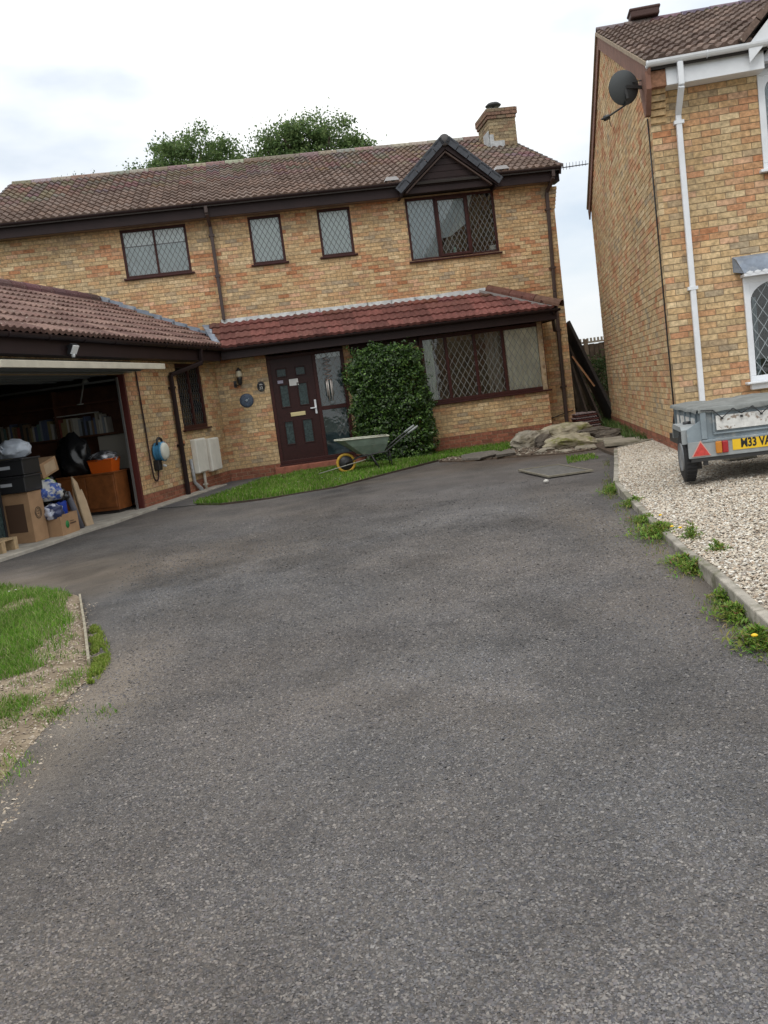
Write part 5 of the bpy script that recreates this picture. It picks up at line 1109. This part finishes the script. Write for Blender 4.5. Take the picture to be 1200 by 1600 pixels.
mb = MB(); mb.box(0, 1.7, .02, .06, .4, .48); mb.box(0, 1.7, .02, .06, 1.5, 1.58); mb.build('rail', M_FB, fc)
panels = [((4.50, 20.75, 2.32), (5.28, 20.45, .05), .06, M_DARK, 'long black board leaning furthest right across the passage', 1.0), ((4.46, 20.9, 2.05), (4.98, 20.4, .05), .04, M_WOODD, 'dark brown board leaning on the side wall behind the orange plank', .6), ((4.45, 20.7, 1.75), (4.72, 20.35, .05), .04, M_WOODD, 'short dark board leaning closest to the house corner', .5)]
for p, q, th, m_, lab, wd in panels:
    t = thing('leaning_board', lab, 'board', (0, 0, 0), 0, 'boards leaning in the passage'); mb = MB(); mb.bar(p, q, wd, th, up=Vector((.6, .0, .35))); mb.build('board', m_, t)
t = thing('orange_plank', 'narrow orange brown plank slanting in front of the dark leaning boards', 'plank', (0, 0, 0)); mb = MB(); mb.bar((4.48, 20.3, 1.62), (4.86, 20.15, .92), .06, .03); mb.build('plank', mat('orange_wood', (.30, .15, .07), rough=.8, noise_scale=12, noise_amt=.3), t)
rs = thing('metal_sheet_stack', 'low stack of rusty red brown ridged sheets at the corner of the house', 'sheet stack', (4.32, 19.9, .02), rad(14))
for k in range(9):
    mb = MB(); K = 8; z_ = k * .045; dx = random.uniform(-.02, .02)
    vs = []
    for j in range(2 * K + 1):
        zz_ = z_ + .012 * (j % 2); vs += [(dx + (.62 - k * .015) * j / (2 * K), 0, zz_), (dx + (.62 - k * .015) * j / (2 * K), .7, zz_)]
    mb.add(vs, [(2 * j, 2 * j + 2, 2 * j + 3, 2 * j + 1) for j in range(2 * K)]); o = mb.build('ridged_sheet', mat('rusty_red', (.13, .045, .04), rough=.7, noise_scale=12, noise_amt=.4) if k % 2 else mat('rusty_pale', (.26, .2, .2), rough=.7, noise_scale=14, noise_amt=.3), rs); sf = o.modifiers.new('solid', 'SOLIDIFY'); sf.thickness = .022
M_SLAB = mat('paving', (.27, .24, .19), rough=.95, noise_scale=8, noise_amt=.3, bump=.6, two=((.15, .14, .09), 3, .5, .7))
slabs = [((3.92, 14.55), (4.35, 15.2), .10, 'paving slab nearest the gravel edging', .95), ((4.05, 16.1), (4.5, 16.6), .07, 'paving slab in the middle of the side path', .85), ((4.35, 17.4), (4.9, 17.9), .06, 'paving slab further along the side path', .8), ((3.45, 15.35), (3.85, 15.9), .03, 'tilted paving piece at the end of the drive by the mud', .6), ((4.65, 18.6), (5.1, 19.2), .05, 'furthest paving slab between the two houses', .7)]
for (x0_, y0_), (x1_, y1_), z_, lab, wd in slabs:
    t = thing('paving_slab', lab, 'paving slab', ((x0_ + x1_) / 2, (y0_ + y1_) / 2, z_ - .03), rad(-9 + random.uniform(-6, 6)), 'paving slabs beside the houses'); mb = MB(); mb.box(-wd / 2, wd / 2, -.42, .42, -.03, .03, T=Matrix.Rotation(rad(random.uniform(-2, 2)), 4, 'Y')); bevel(mb.build('slab', M_SLAB, t), .012)
mb = MB(); mb.bar((3.47, 13.36, .06), (4.28, 14.1, .07), .05, .14); kt = thing('cross_kerb', 'short concrete edging closing the far end of the gravel', 'kerb'); bevel(mb.build('kerb_stone', M_CONC, kt), .008)
poly_sheet('side_path', [(3.44, 13.4), (4.3, 14.1), (4.95, 18), (5.3, 21.9), (4.4, 21.9), (4.3, 19.2), (3.9, 17), (3.6, 15.2)], .03, M_MUD, .05)
x, y = scatter([(4.15, 14.4), (4.4, 14.3), (5.3, 20), (5.5, 21.8), (4.6, 21.8), (4.9, 19.5), (4.4, 17.0), (4.2, 15.6)], 9000, lambda a, b: 1 if noise.noise((a * 3, b * 3, 1)) > -.2 else .1); stuff(grass('side_path_weeds', x, y, .03, .05, .2, .02, [(.06, .12, .03), (.09, .15, .04), (.13, .16, .06)], 1.0))
cl_ = thing('wall_climber', 'straggly dark climber growing on the fence beside the neighbouring wall', 'climber', (5.35, 21.6, 0)); P = []
for k in range(26): c = np.array([RNG.uniform(-.25, .1), RNG.uniform(-.3, .1), RNG.uniform(.1, 1.5)]); P.append(c + RNG.normal(size=(60, 3)) * .09)
leaves('foliage', np.concatenate(P), .035, [(.03, .06, .02), (.05, .085, .03), (.08, .11, .04)], cl_); mb = MB(); mb.tube([(0, 0, 0), (.0, 0, .8), (-.1, .05, 1.5)], [.015, .01, .005], 5); mb.build('stem', M_WOODD, cl_)

# ------------------------------------------------------------------ ROCKS and broken tarmac
def rock(name, label, loc, dims, seed, m, rz=0, cat='rock', group='rocks by the bay window', sub=4):
    import bmesh as bm_
    t = thing(name, label, cat, loc, rz, group); b = bm_.new(); bm_.ops.create_icosphere(b, subdivisions=sub, radius=1)
    pl = [Vector((random.Random(seed * 31 + k).gauss(0, 1), random.Random(seed * 17 + k).gauss(0, 1), random.Random(seed * 13 + k).gauss(0, .8))).normalized() for k in range(9)]
    for v in b.verts:
        d = v.co.normalized(); r_ = 1.0
        for p in pl:
            c = d.dot(p)
            if c > .02: r_ = min(r_, .72 / c)
        r_ *= 1 + .16 * noise.noise(d * 2.2 + Vector((seed, 0, 0))) + .08 * noise.noise(d * 6 + Vector((0, seed, 0))) - .06 * abs(noise.noise(d * 14 + Vector((0, seed, 0)))); q = d * r_; v.co = Vector((q.x * dims[0], q.y * dims[1], (q.z + .55) * dims[2]))
    me = bpy.data.meshes.new(name); b.to_mesh(me); b.free(); me.materials.append(m); link('stone', me, t); return t
M_ROCK1 = mat('rock_grey', (.25, .225, .18), rough=.95, noise_scale=6, noise_amt=.4, bump=1, bump_scale=25, two=((.13, .11, .07), 4, .48, .65))
M_ROCK2 = mat('rock_lichen', (.30, .265, .19), rough=.95, noise_scale=7, noise_amt=.4, bump=1, bump_scale=25, two=((.16, .16, .05), 5, .5, .66))
M_ROCK3 = mat('broken_tarmac', (.085, .07, .055), rough=.95, noise_scale=12, noise_amt=.4, bump=1, bump_scale=40, two=((.2, .17, .13), 9, .58, .7))
rock('rock', 'large grey rock furthest left, beside the bay window wall', (2.86, 17.35, 0), (.46, .36, .22), 1, M_ROCK1, .3)
rock('rock', 'long pale rock at the back, against the corner of the house', (3.62, 17.55, .02), (.70, .35, .21), 2, M_ROCK2, .1)
rock('rock', 'low mossy yellowish rock at the front of the pile', (3.35, 16.0, 0), (.56, .33, .155), 3, M_ROCK2, -.1)
rock('rock', 'small brown rock wedged between the large rocks', (3.05, 16.7, 0), (.24, .25, .17), 4, M_ROCK3, .6)
rock('tarmac_lump', 'dark slab of broken tarmac on top of the mossy rock', (3.95, 16.7, .12), (.46, .28, .10), 5, M_ROCK3, -.15, 'rubble', 'broken tarmac pieces')
rock('tarmac_lump', 'dark earthy lump at the right end of the rock pile', (4.12, 16.6, 0), (.40, .35, .13), 6, M_ROCK3, .2, 'rubble', 'broken tarmac pieces')
rock('tarmac_lump', 'flat tilted fragment lying in front of the grey rock', (2.85, 15.75, 0), (.24, .14, .05), 7, M_ROCK1, .7, 'rubble', 'broken tarmac pieces')
rock('tarmac_lump', 'small flat fragment in the mud before the mossy rock', (3.08, 15.25, 0), (.17, .10, .035), 8, M_ROCK1, .2, 'rubble', 'broken tarmac pieces')
def slab_piece(label, pts, z, h, tilt):
    t = thing('tarmac_slab', label, 'rubble', (*pts[0], 0), 0, 'lifted tarmac slabs by the lawn'); mb = MB(); p0 = pts[0]; n = len(pts)
    vs = [(x_ - p0[0], y_ - p0[1], z + h + tilt * (y_ - p0[1]) + random.uniform(-.008, .008)) for x_, y_ in pts] + [(x_ - p0[0] + random.uniform(-.02, .02), y_ - p0[1] + random.uniform(-.02, .02), z + tilt * (y_ - p0[1])) for x_, y_ in pts]
    mb.add(vs, [tuple(range(n))] + [(i, i + n, (i + 1) % n + n, (i + 1) % n) for i in range(n)] + [tuple(range(n, 2 * n))[::-1]]); mb.build('slab', mat('tarmac_slab', (.125, .112, .095), patch=.2, rough=.95, noise_scale=20, noise_amt=.5, bump=1, bump_scale=60), t)
slab_piece('lifted tarmac slab between the lawn and the drive', [(1.48, 16.1), (1.75, 15.75), (2.02, 15.95), (2.18, 16.3), (2.1, 16.7), (1.75, 16.75), (1.5, 16.55)], .025, .035, .02)
slab_piece('narrow broken tarmac slab beside the larger one', [(2.0, 15.7), (2.35, 15.8), (2.4, 16.15), (2.25, 16.35), (2.06, 15.98)], .02, .035, .05)
# manhole
mh = thing('manhole_cover', 'flush rectangular concrete inspection cover set in the tarmac', 'manhole cover', (2.06, 12.12, .004), rad(7)); mb = MB(); mb.box(.03, .57, -.43, .88, 0, .012); mb.build('cover', mat('cover_conc', (.105, .10, .092), rough=.95, noise_scale=12, noise_amt=.3, bump=.6), mh)
mb = MB(); frame_rect_pts = [(0, .6, -.46, -.425), (0, .6, .885, .92)]; [mb.box(a, b, c, d, 0, .022) for a, b, c, d in frame_rect_pts]; mb.box(0, .025, -.425, .885, 0, .022); mb.box(.575, .6, -.425, .885, 0, .022); mb.build('surround', mat('frame_pale', (.19, .17, .13), rough=.9, noise_scale=14, noise_amt=.3), mh)
t = thing('pebble', 'white pebble lying on the tarmac before the inspection cover', 'pebble', (2.0, 11.2, .0)); rk = MB(); rk.lathe([(.01, 0), (.035, .01), (.03, .03), (.01, .04)], 8); rk.build('stone', mat('pebble_white', (.5, .48, .44)), t)

# ------------------------------------------------------------------ WEEDS along the kerb
DANDY = [(2.42, 9.55, .15, .10, 2, 'weed clump with a yellow flower at the bend of the kerb'), (2.30, 8.45, .12, .08, 0, 'flat weed clump just this side of the kerb bend'), (2.14, 7.5, .15, .05, 1, 'low leafy weeds halfway along the kerb'), (2.03, 6.85, .19, .09, 2, 'tallest bushy weed clump with two yellow flowers by the kerb'), (2.10, 6.35, .06, .12, 0, 'upright weed spike standing on the gravel edge'), (1.86, 5.78, .13, .045, 0, 'flat weed clump where the concrete edging reappears'), (1.82, 5.5, .10, .07, 0, 'small flat weed clump at the near end of the weeds'), (1.70, 4.75, .07, .07, 0, 'small light green weed by the edging'), (1.64, 4.42, .12, .07, 1, 'spreading weed with one flower near the right edge'), (1.56, 3.95, .12, .08, 1, 'nearest weed clump with a yellow flower at the frame edge'), (2.06, 5.75, .06, .07, 0, 'small weed growing in the gravel behind the edging')]
M_PET = mat('dandelion', (.75, .48, .02), rough=.6)
for k, (x_, y_, r_, h_, nf_, lab) in enumerate(DANDY):
    t = thing('weed_clump', lab, 'weed', (x_, y_, -.005 if k not in (4, 10) else gravel_z(x_, y_)), 0, 'weeds along the kerb'); n_ = int(900 * (r_ / .12) ** 2); V = []; F = []; C = []
    for i in range(n_):
        a = random.uniform(0, 6.28); d0 = abs(random.gauss(0, r_ * .55)); bx, by = d0 * math.cos(a), d0 * math.sin(a) * 1.5; l_ = random.uniform(.018, .045) + h_ * .15 * random.random(); al = random.uniform(0, 6.28); el = random.uniform(.05, 1.1); z0_ = random.random() ** 1.6 * h_ * max(0, 1 - d0 / (r_ * 1.6))
        d = Vector((math.cos(al) * math.cos(el), math.sin(al) * math.cos(el), math.sin(el))); s_ = Vector((-math.sin(al), math.cos(al), 0)) * l_ * .14; p = Vector((bx, by, z0_)); o_ = len(V)
        V += [p, p + d * l_ * .5 + s_, p + d * l_ - Vector((0, 0, l_ * .15)), p + d * l_ * .5 - s_]; F.append((o_, o_ + 1, o_ + 2, o_ + 3)); c = random.choice([(.15, .25, .04), (.20, .30, .05), (.27, .33, .08), (.12, .20, .035), (.30, .22, .11) if random.random() < .3 else (.18, .28, .05)]); C.append(tuple(q * random.uniform(.7, 1.2) for q in c))
    npmesh('foliage', np.array([tuple(v) for v in V]), np.array(F), M_CAR, np.array(C), t)
    for f_ in range(nf_):
        fx, fy = random.uniform(-r_, r_) * .5, -r_ * (.7 + .5 * f_); mb = MB(); mb.lathe([(.004, 0), (.013, .004), (.015, .009), (.007, .014)], 10, Matrix.Translation((fx, fy, h_ * .45 + .03))); fo = mb.build('flower', M_PET, t)
        mb = MB(); mb.tube([(fx * .6, fy * .6, 0), (fx, fy, h_ * .45 + .03)], .002, 4); mb.build('stalk', M_CAMEL if False else mat('stalk_green', (.12, .18, .05)), fo)
x, y = scatter([(1.62, 3.6), (1.78, 5.1), (2.05, 7.4), (2.36, 9.4), (2.8, 11.3), (3.3, 13.2), (3.2, 13.2), (2.2, 9.3), (1.85, 7.2), (1.6, 5.2), (1.45, 3.6)], 36000, lambda a, b: (.9 if noise.noise((a * 3, b * 1.3, 9)) > -.05 else .12) * min(1, max(0, 1 - abs(kerb_x(b) - .1 - a) * 7))); stuff(grass('kerb_grass', x, y, -.008, .008, .035, .006, [(.15, .2, .05), (.2, .2, .08), (.1, .16, .04), (.26, .2, .11)], 1.3))
x, y = scatter([(2.7, 13.2), (3.2, 13.4), (3.3, 14.2), (2.9, 14.3)], 900); stuff(grass('drive_moss', x, y, .0, .01, .05, .014, GREEN, 1.2))

# ------------------------------------------------------------------ GARAGE CONTENTS
t = gthing('cardboard_carton', 'large brown cardboard carton with a round stamp under the black crates', 'cardboard box', -7.02, .04, .03, 0)
mb = MB(); mb.box(-.02, .30, 0, .42, 0, .64); bevel(mb.build('carton', M_CARD, t), .006)
RG = Matrix.Translation((.14, -.003, .36)) @ Matrix.Rotation(rad(90), 4, 'X'); mb = MB()
for r0, r1 in ((.068, .075), (.048, .053)): mb.lathe([(r0, 0), (r0, .002), (r1, .002), (r1, 0)], 28, RG, caps=False)
mb.box(.11, .17, -.005, -.003, .375, .382); mb.box(.115, .165, -.005, -.003, .345, .352); mb.build('stamp_print', M_INK, t)
mb = MB(); mb.box(-.0235, -.0215, .08, .34, .14, .5); mb.build('side_print', mat('brown_ink', (.09, .05, .03)), t)
for k in range(2):
    t = gthing('storage_crate', ('lower black storage crate resting on the large carton', 'upper black storage crate with a carrier bag on top')[k], 'crate', -7.06 + .02 * k, .02, .675 + .215 * k, 0, 'black storage crates')
    mb = MB(); mb.box(-.03, .36, 0, .52, 0, .20); bevel(mb.build('crate', M_BLACK, t), .012); mb = MB(); mb.box(-.045, .375, -.015, .535, .185, .21); bevel(mb.build('rim', M_BLACK, t), .008); mb = MB(); mb.box(-.036, -.031, .18, .34, .09, .13); mb.build('label_sticker', mat('sticker_grey', (.45, .47, .5)), t)
def blob(name, label, cat, x, y, z, dims, m, seed, group=None, fold=.25, parts=None):
    import bmesh as bm_
    t = gthing(name, label, cat, x, y, z, 0, group); b = bm_.new(); bm_.ops.create_icosphere(b, subdivisions=4, radius=1)
    for v in b.verts:
        d = v.co.normalized(); r_ = 1 + fold * noise.noise(d * 2.2 + Vector((seed, 0, 0))) + fold * .5 * abs(noise.noise(d * 5 + Vector((0, seed, 0)))) + fold * .25 * noise.noise(d * 12 + Vector((seed, seed, 0))); q = d * r_; zz_ = max(q.z, -.75); v.co = Vector((q.x * dims[0], q.y * dims[1], (zz_ + .75) * dims[2]))
    me = bpy.data.meshes.new(name); b.to_mesh(me); b.free(); me.materials.append(m)
    for p in me.polygons: p.use_smooth = True
    link('body', me, t); return t
M_CB = mat('carrier_bag', (.50, .55, .62), rough=.4, spec=.5, bump=.5, bump_scale=30)
t = blob('carrier_bag', 'pale translucent carrier bag sitting on the upper black crate', 'plastic bag', -6.86, .24, 1.11, (.17, .22, .13), M_CB, 3)
mb = MB(); mb.tube([(-.13, .05, .12), (-.2, .05, .17), (-.22, .05, .12), (-.16, .05, .06)], .012, 6); mb.build('handle', M_CB, t)
t = gthing('produce_box', 'small open cardboard box with a green circle printed on it', 'cardboard box', -6.66, -.12, .03, rad(4))
mb = MB(); mb.box(0, .50, 0, .012, 0, .27); mb.box(0, .50, .33, .342, 0, .27); mb.box(0, .012, .012, .33, 0, .27); mb.box(.488, .5, .012, .33, 0, .27); mb.box(.012, .488, .012, .33, 0, .012); mb.build('box', M_CARDL if False else M_CARD, t)
mb = MB(); mb.lathe([(.05, 0), (.05, .002)], 20, Matrix.Translation((.17, -.001, .13)) @ Matrix.Rotation(rad(90), 4, 'X')); mb.build('green_print', mat('green_ink', (.03, .22, .06)), t); mb = MB(); mb.box(.25, .42, -.003, -.001, .12, .14); mb.box(.25, .36, -.003, -.001, .155, .165); mb.build('print', MATS['brown_ink'], t)
blob('food_sack', 'blue and white printed plastic sack sticking out of the small box', 'plastic bag', -6.56, .06, .50, (.17, .18, .15), mat('sack_print', (.5, .5, .48), rough=.4, two=((.05, .1, .35), 9, .48, .54)), 5)
blob('food_sack', 'small navy and white bag low down in the small box', 'plastic bag', -6.60, .0, .26, (.15, .12, .11), mat('sack_navy', (.03, .04, .1), rough=.4, two=((.5, .52, .6), 8, .5, .56)), 6)
blob('food_sack', 'shiny black bag on the right of the printed sack', 'plastic bag', -6.30, .1, .44, (.13, .16, .12), M_BAG, 7)
t = gthing('blue_canister', 'bright blue plastic tub standing in the small box', 'tub', -6.30, .08, .1); mb = MB(); mb.lathe([(.09, 0), (.1, .32), (.105, .36)], 20); mb.build('tub', mat('royal_blue', (.02, .06, .42), rough=.5), t)
blob('compost_bag', 'lime and dark green compost bag behind the printed sack', 'sack', -6.25, .30, .55, (.2, .15, .15), mat('lime_bag', (.05, .12, .06), rough=.5, two=((.35, .5, .08), 5, .5, .55)), 8)
t = gthing('tilted_carton', 'brown cardboard box lying tilted on top of the green compost bag', 'cardboard box', -6.42, .16, .78, 0); mb = MB(); T_ = Matrix.Rotation(rad(14), 4, 'Y') @ Matrix.Rotation(rad(-14), 4, 'X'); T_ = Matrix.Rotation(rad(-12), 4, 'Y'); mb.box(0, .42, 0, .34, 0, .2, T=T_); bevel(mb.build('carton', M_CARD, t), .006); mb = MB(); mb.box(.08, .36, -.003, -.001, .03, .17, T=T_); mb.build('panel', M_CARDL, t)
t = gthing('carpet_roll', 'dark grey roll standing upright right of the small box', 'roll', -5.96, .0, .03); mb = MB(); mb.tube([(0, 0, 0), (-.1, .08, .52)], .045, 12); mb.build('roll', mat('roll_grey', (.11, .11, .13)), t)
t = gthing('cardboard_sheets', 'torn pale cardboard sheets standing beside the grey roll', 'cardboard', -5.78, .02, .03); mb = MB(); mb.prism([(0, 0), (.2, 0), (.19, .35), (.15, .52), (.1, .5), (.09, .62), (.0, .72), (-.02, .5), (-.02, .1)], .02, Matrix.Rotation(rad(-8), 4, 'X')); mb.build('sheet', M_CARDL, t); mb = MB(); mb.prism([(-.04, 0), (.17, 0), (.12, .3), (.05, .66), (-.05, .3)], .015, Matrix.Translation((0, .05, 0)) @ Matrix.Rotation(rad(-8), 4, 'X')); mb.build('sheet', M_CARD, t)
t = gthing('wooden_pallet', 'small pale timber pallet lying at the garage threshold', 'pallet', -8.1, -.02, .03, rad(2)); M_PW = mat('pallet_wood', (.42, .30, .17), rough=.85, noise_scale=14, noise_amt=.25)
for k in range(4): mb = MB(); mb.box(0, .62, .0 + k * .13, .1 + k * .13, .13, .15); mb.build('deck_board', M_PW, t)
for k in range(3): mb = MB(); mb.box(.0 + k * .27, .08 + k * .27, 0, .49, .0, .129); mb.build('bearer', M_PW, t)
# tall dark glazed thing at far left
t = gthing('glazed_panel', 'dark glazed panel standing at the left edge inside the garage', 'panel', -7.62, .3, .03); mb = MB(); frame_rect(mb, 0, .42, 0, 1.05, .04, 0, .03); mb.build('frame', M_BLACK, t); mb = MB(); mb.box(.04, .38, .01, .016, .04, 1.01); mb.build('pane', M_OBS, t)
# cabinet, crate, bags, bookcase facing the opening
c = gthing('wooden_cabinet', 'orange brown two door wooden cabinet under the orange crate', 'cabinet', -4.35, 1.22, .03, rad(-90))
M_TEAK = mat('teak', (.22, .075, .022), rough=.45, noise_scale=9, noise_amt=.25)
mb = MB(); mb.box(0, .98, .016, .45, .05, .62); mb.box(-.01, .99, -.0, .46, .62, .645); bevel(mb.build('carcass', M_TEAK, c), .006)
for k in range(2): mb = MB(); mb.box(.02 + .475 * k, .485 + .475 * k, -.005, .015, .1, .6); bevel(mb.build('door', M_TEAK, c), .008)
mb = MB(); mb.box(.03, .95, .05, .43, 0, .05); mb.build('plinth', M_DARK, c)
t = gthing('orange_crate', 'orange plastic crate standing on the wooden cabinet', 'crate', -4.30, .66, .675, rad(-90)); M_OR = mat('orange_plastic', (.62, .11, .01), rough=.45); mb = MB()
vs = [(.03, 0, 0), (.37, 0, 0), (.37, .26, 0), (.03, .26, 0), (0, -.02, .20), (.4, -.02, .20), (.4, .28, .20), (0, .28, .20)]; mb.add(vs, [(0, 3, 2, 1), (0, 1, 5, 4), (1, 2, 6, 5), (2, 3, 7, 6), (3, 0, 4, 7)]); o = mb.build('crate', M_OR, t); sf = o.modifiers.new('solid', 'SOLIDIFY'); sf.thickness = .008
mb = MB(); mb.tube([(0, -.02, .2), (.4, -.02, .2), (.4, .28, .2), (0, .28, .2), (0, -.02, .2)], .012, 6); mb.build('rim', M_OR, t)
blob('silver_bag', 'crumpled silver and black bag on top of the orange crate', 'plastic bag', -4.18, .46, .84, (.14, .21, .09), mat('silver_film', (.12, .12, .13), rough=.2, spec=.9, metal=.3, bump=1, bump_scale=18, two=((.6, .6, .62), 7, .5, .6)), 11, fold=.4)
blob('bin_bag', 'big black bin bag heaped beside the silver bag', 'bin bag', -4.15, .95, .675, (.2, .27, .36), M_BAG, 12)
blob('bin_bag', 'second dark bag slumped left of the cabinet', 'bin bag', -4.4, 1.45, .35, (.2, .22, .3), M_BAG, 13)
bc = gthing('bookcase', 'dark wooden bookcase with one long shelf of books inside the garage', 'bookcase', -3.75, 2.62, .03, rad(-90)); M_BC = mat('bookcase_wood', (.085, .035, .018), rough=.6, noise_scale=8, noise_amt=.3); mb = MB()
for z_ in (.05, .62, 1.22, 1.74): mb.box(0, 2.4, 0, .30, z_, z_ + .025)
for x_ in (0, 1.2, 2.375): mb.box(x_, x_ + .025, .001, .299, 0, 2.0)
mb.box(.025, 2.375, .29, .30, .0, 2.0); mb.build('carcass', M_BC, bc); mb = MB(); mb.box(.03, 1.15, .0, .02, .07, 1.2); mb.build('door', M_BC, bc)
bx = .05; BCOL = [((.26, .24, .19), 'cream'), ((.10, .16, .14), 'dull green'), ((.08, .10, .16), 'navy'), ((.36, .34, .30), 'white'), ((.22, .06, .045), 'red'), ((.15, .10, .06), 'brown'), ((.04, .04, .04), 'black'), ((.22, .18, .09), 'mustard'), ((.18, .2, .22), 'grey blue')]
books = []
while bx < 2.3 and len(books) < 44:
    wd = random.uniform(.03, .055); hh_ = random.uniform(.22, .34)
    if abs(bx + wd - 1.21) < .04: bx = 1.24; continue
    books.append((bx, wd, hh_, BCOL[random.choice((0, 1, 2, 3, 4, 5, 6, 7, 8, 3, 0))])); bx += wd + .004 + (.02 if random.random() < .08 else 0)
for i, (bx, wd, hh_, (c_, cn)) in enumerate(books):
    cell = 'left' if bx < 1.2 else 'right'; tall = 'tall' if hh_ > .28 else 'short'; thick = 'thick' if wd > .043 else 'thin'
    pl_ = books[i - 1][3][1] if i else 'shelf end'; pr_ = books[i + 1][3][1] if i + 1 < len(books) else 'shelf end'
    p = bc.matrix_basis @ Vector((bx, .03, 1.247)); t = thing('book', f'{tall} {thick} {cn} book between {pl_} and {pr_}, {cell} half of shelf', 'book', p, bc.rotation_euler.z, 'books on the garage shelf')
    mb = MB(); mb.box(0, wd, 0, .2, 0, hh_); bevel(mb.build('cover', mat('book_' + cn.replace(' ', '_'), c_, rough=.6), t), .004)
t = gthing('flat_lid', 'pale flat lid lying along the tops of the books', 'lid', -3.72, 1.45, 1.60, rad(-90)); mb = MB(); mb.box(0, .7, 0, .2, .02, .035); mb.build('lid', mat('lid_pale', (.4, .4, .38)), t)
t = gthing('storage_box', 'drab beige box standing behind the carrier bag', 'box', -5.5, 1.9, .6, rad(-90)); mb = MB(); mb.box(0, .5, 0, .4, 0, .55); mb.box(-.01, .51, -.01, .41, .55, .57); bevel(mb.build('box', mat('drab_beige', (.14, .13, .09)), t), .008)
t = gthing('workbench', 'dark wooden workbench behind the crates', 'workbench', -6.0, 2.8, .03, rad(-90)); mb = MB(); mb.box(0, 1.6, 0, .6, .52, .57); mb.build('top', M_BC, t)
for a, b in ((.03, .03), (1.5, .03), (.03, .5), (1.5, .5)): mb = MB(); mb.box(a, a + .07, b, b + .07, 0, .52); mb.build('leg', M_BC, t)
t = gthing('desk_lamp', 'small jointed grey lamp on top of the bookcase', 'lamp', -3.9, .9, 2.0 - .23, rad(-90)); mb = MB(); mb.tube([(0, .1, 0), (.08, .1, .22), (.13, .1, .38)], .012, 6); mb.lathe([(.06, 0), (.05, .02)], 12, Matrix.Translation((0, .1, 0))); mb.build('stand', mat('lamp_grey', (.3, .3, .28)), t); mb = MB(); mb.lathe([(.02, .06), (.07, -.05)], 12, Matrix.Translation((.16, .08, .36))); mb.build('shade', MATS['lamp_grey'], t)
t = gthing('wall_cabinet', 'white side panel of an old cupboard behind the bin bags', 'cupboard', -3.85, .78, .675, rad(-90)); mb = MB(); mb.box(0, .55, .2, .5, 0, .56); bevel(mb.build('carcass', mat('off_white', (.3, .28, .24)), t), .006)
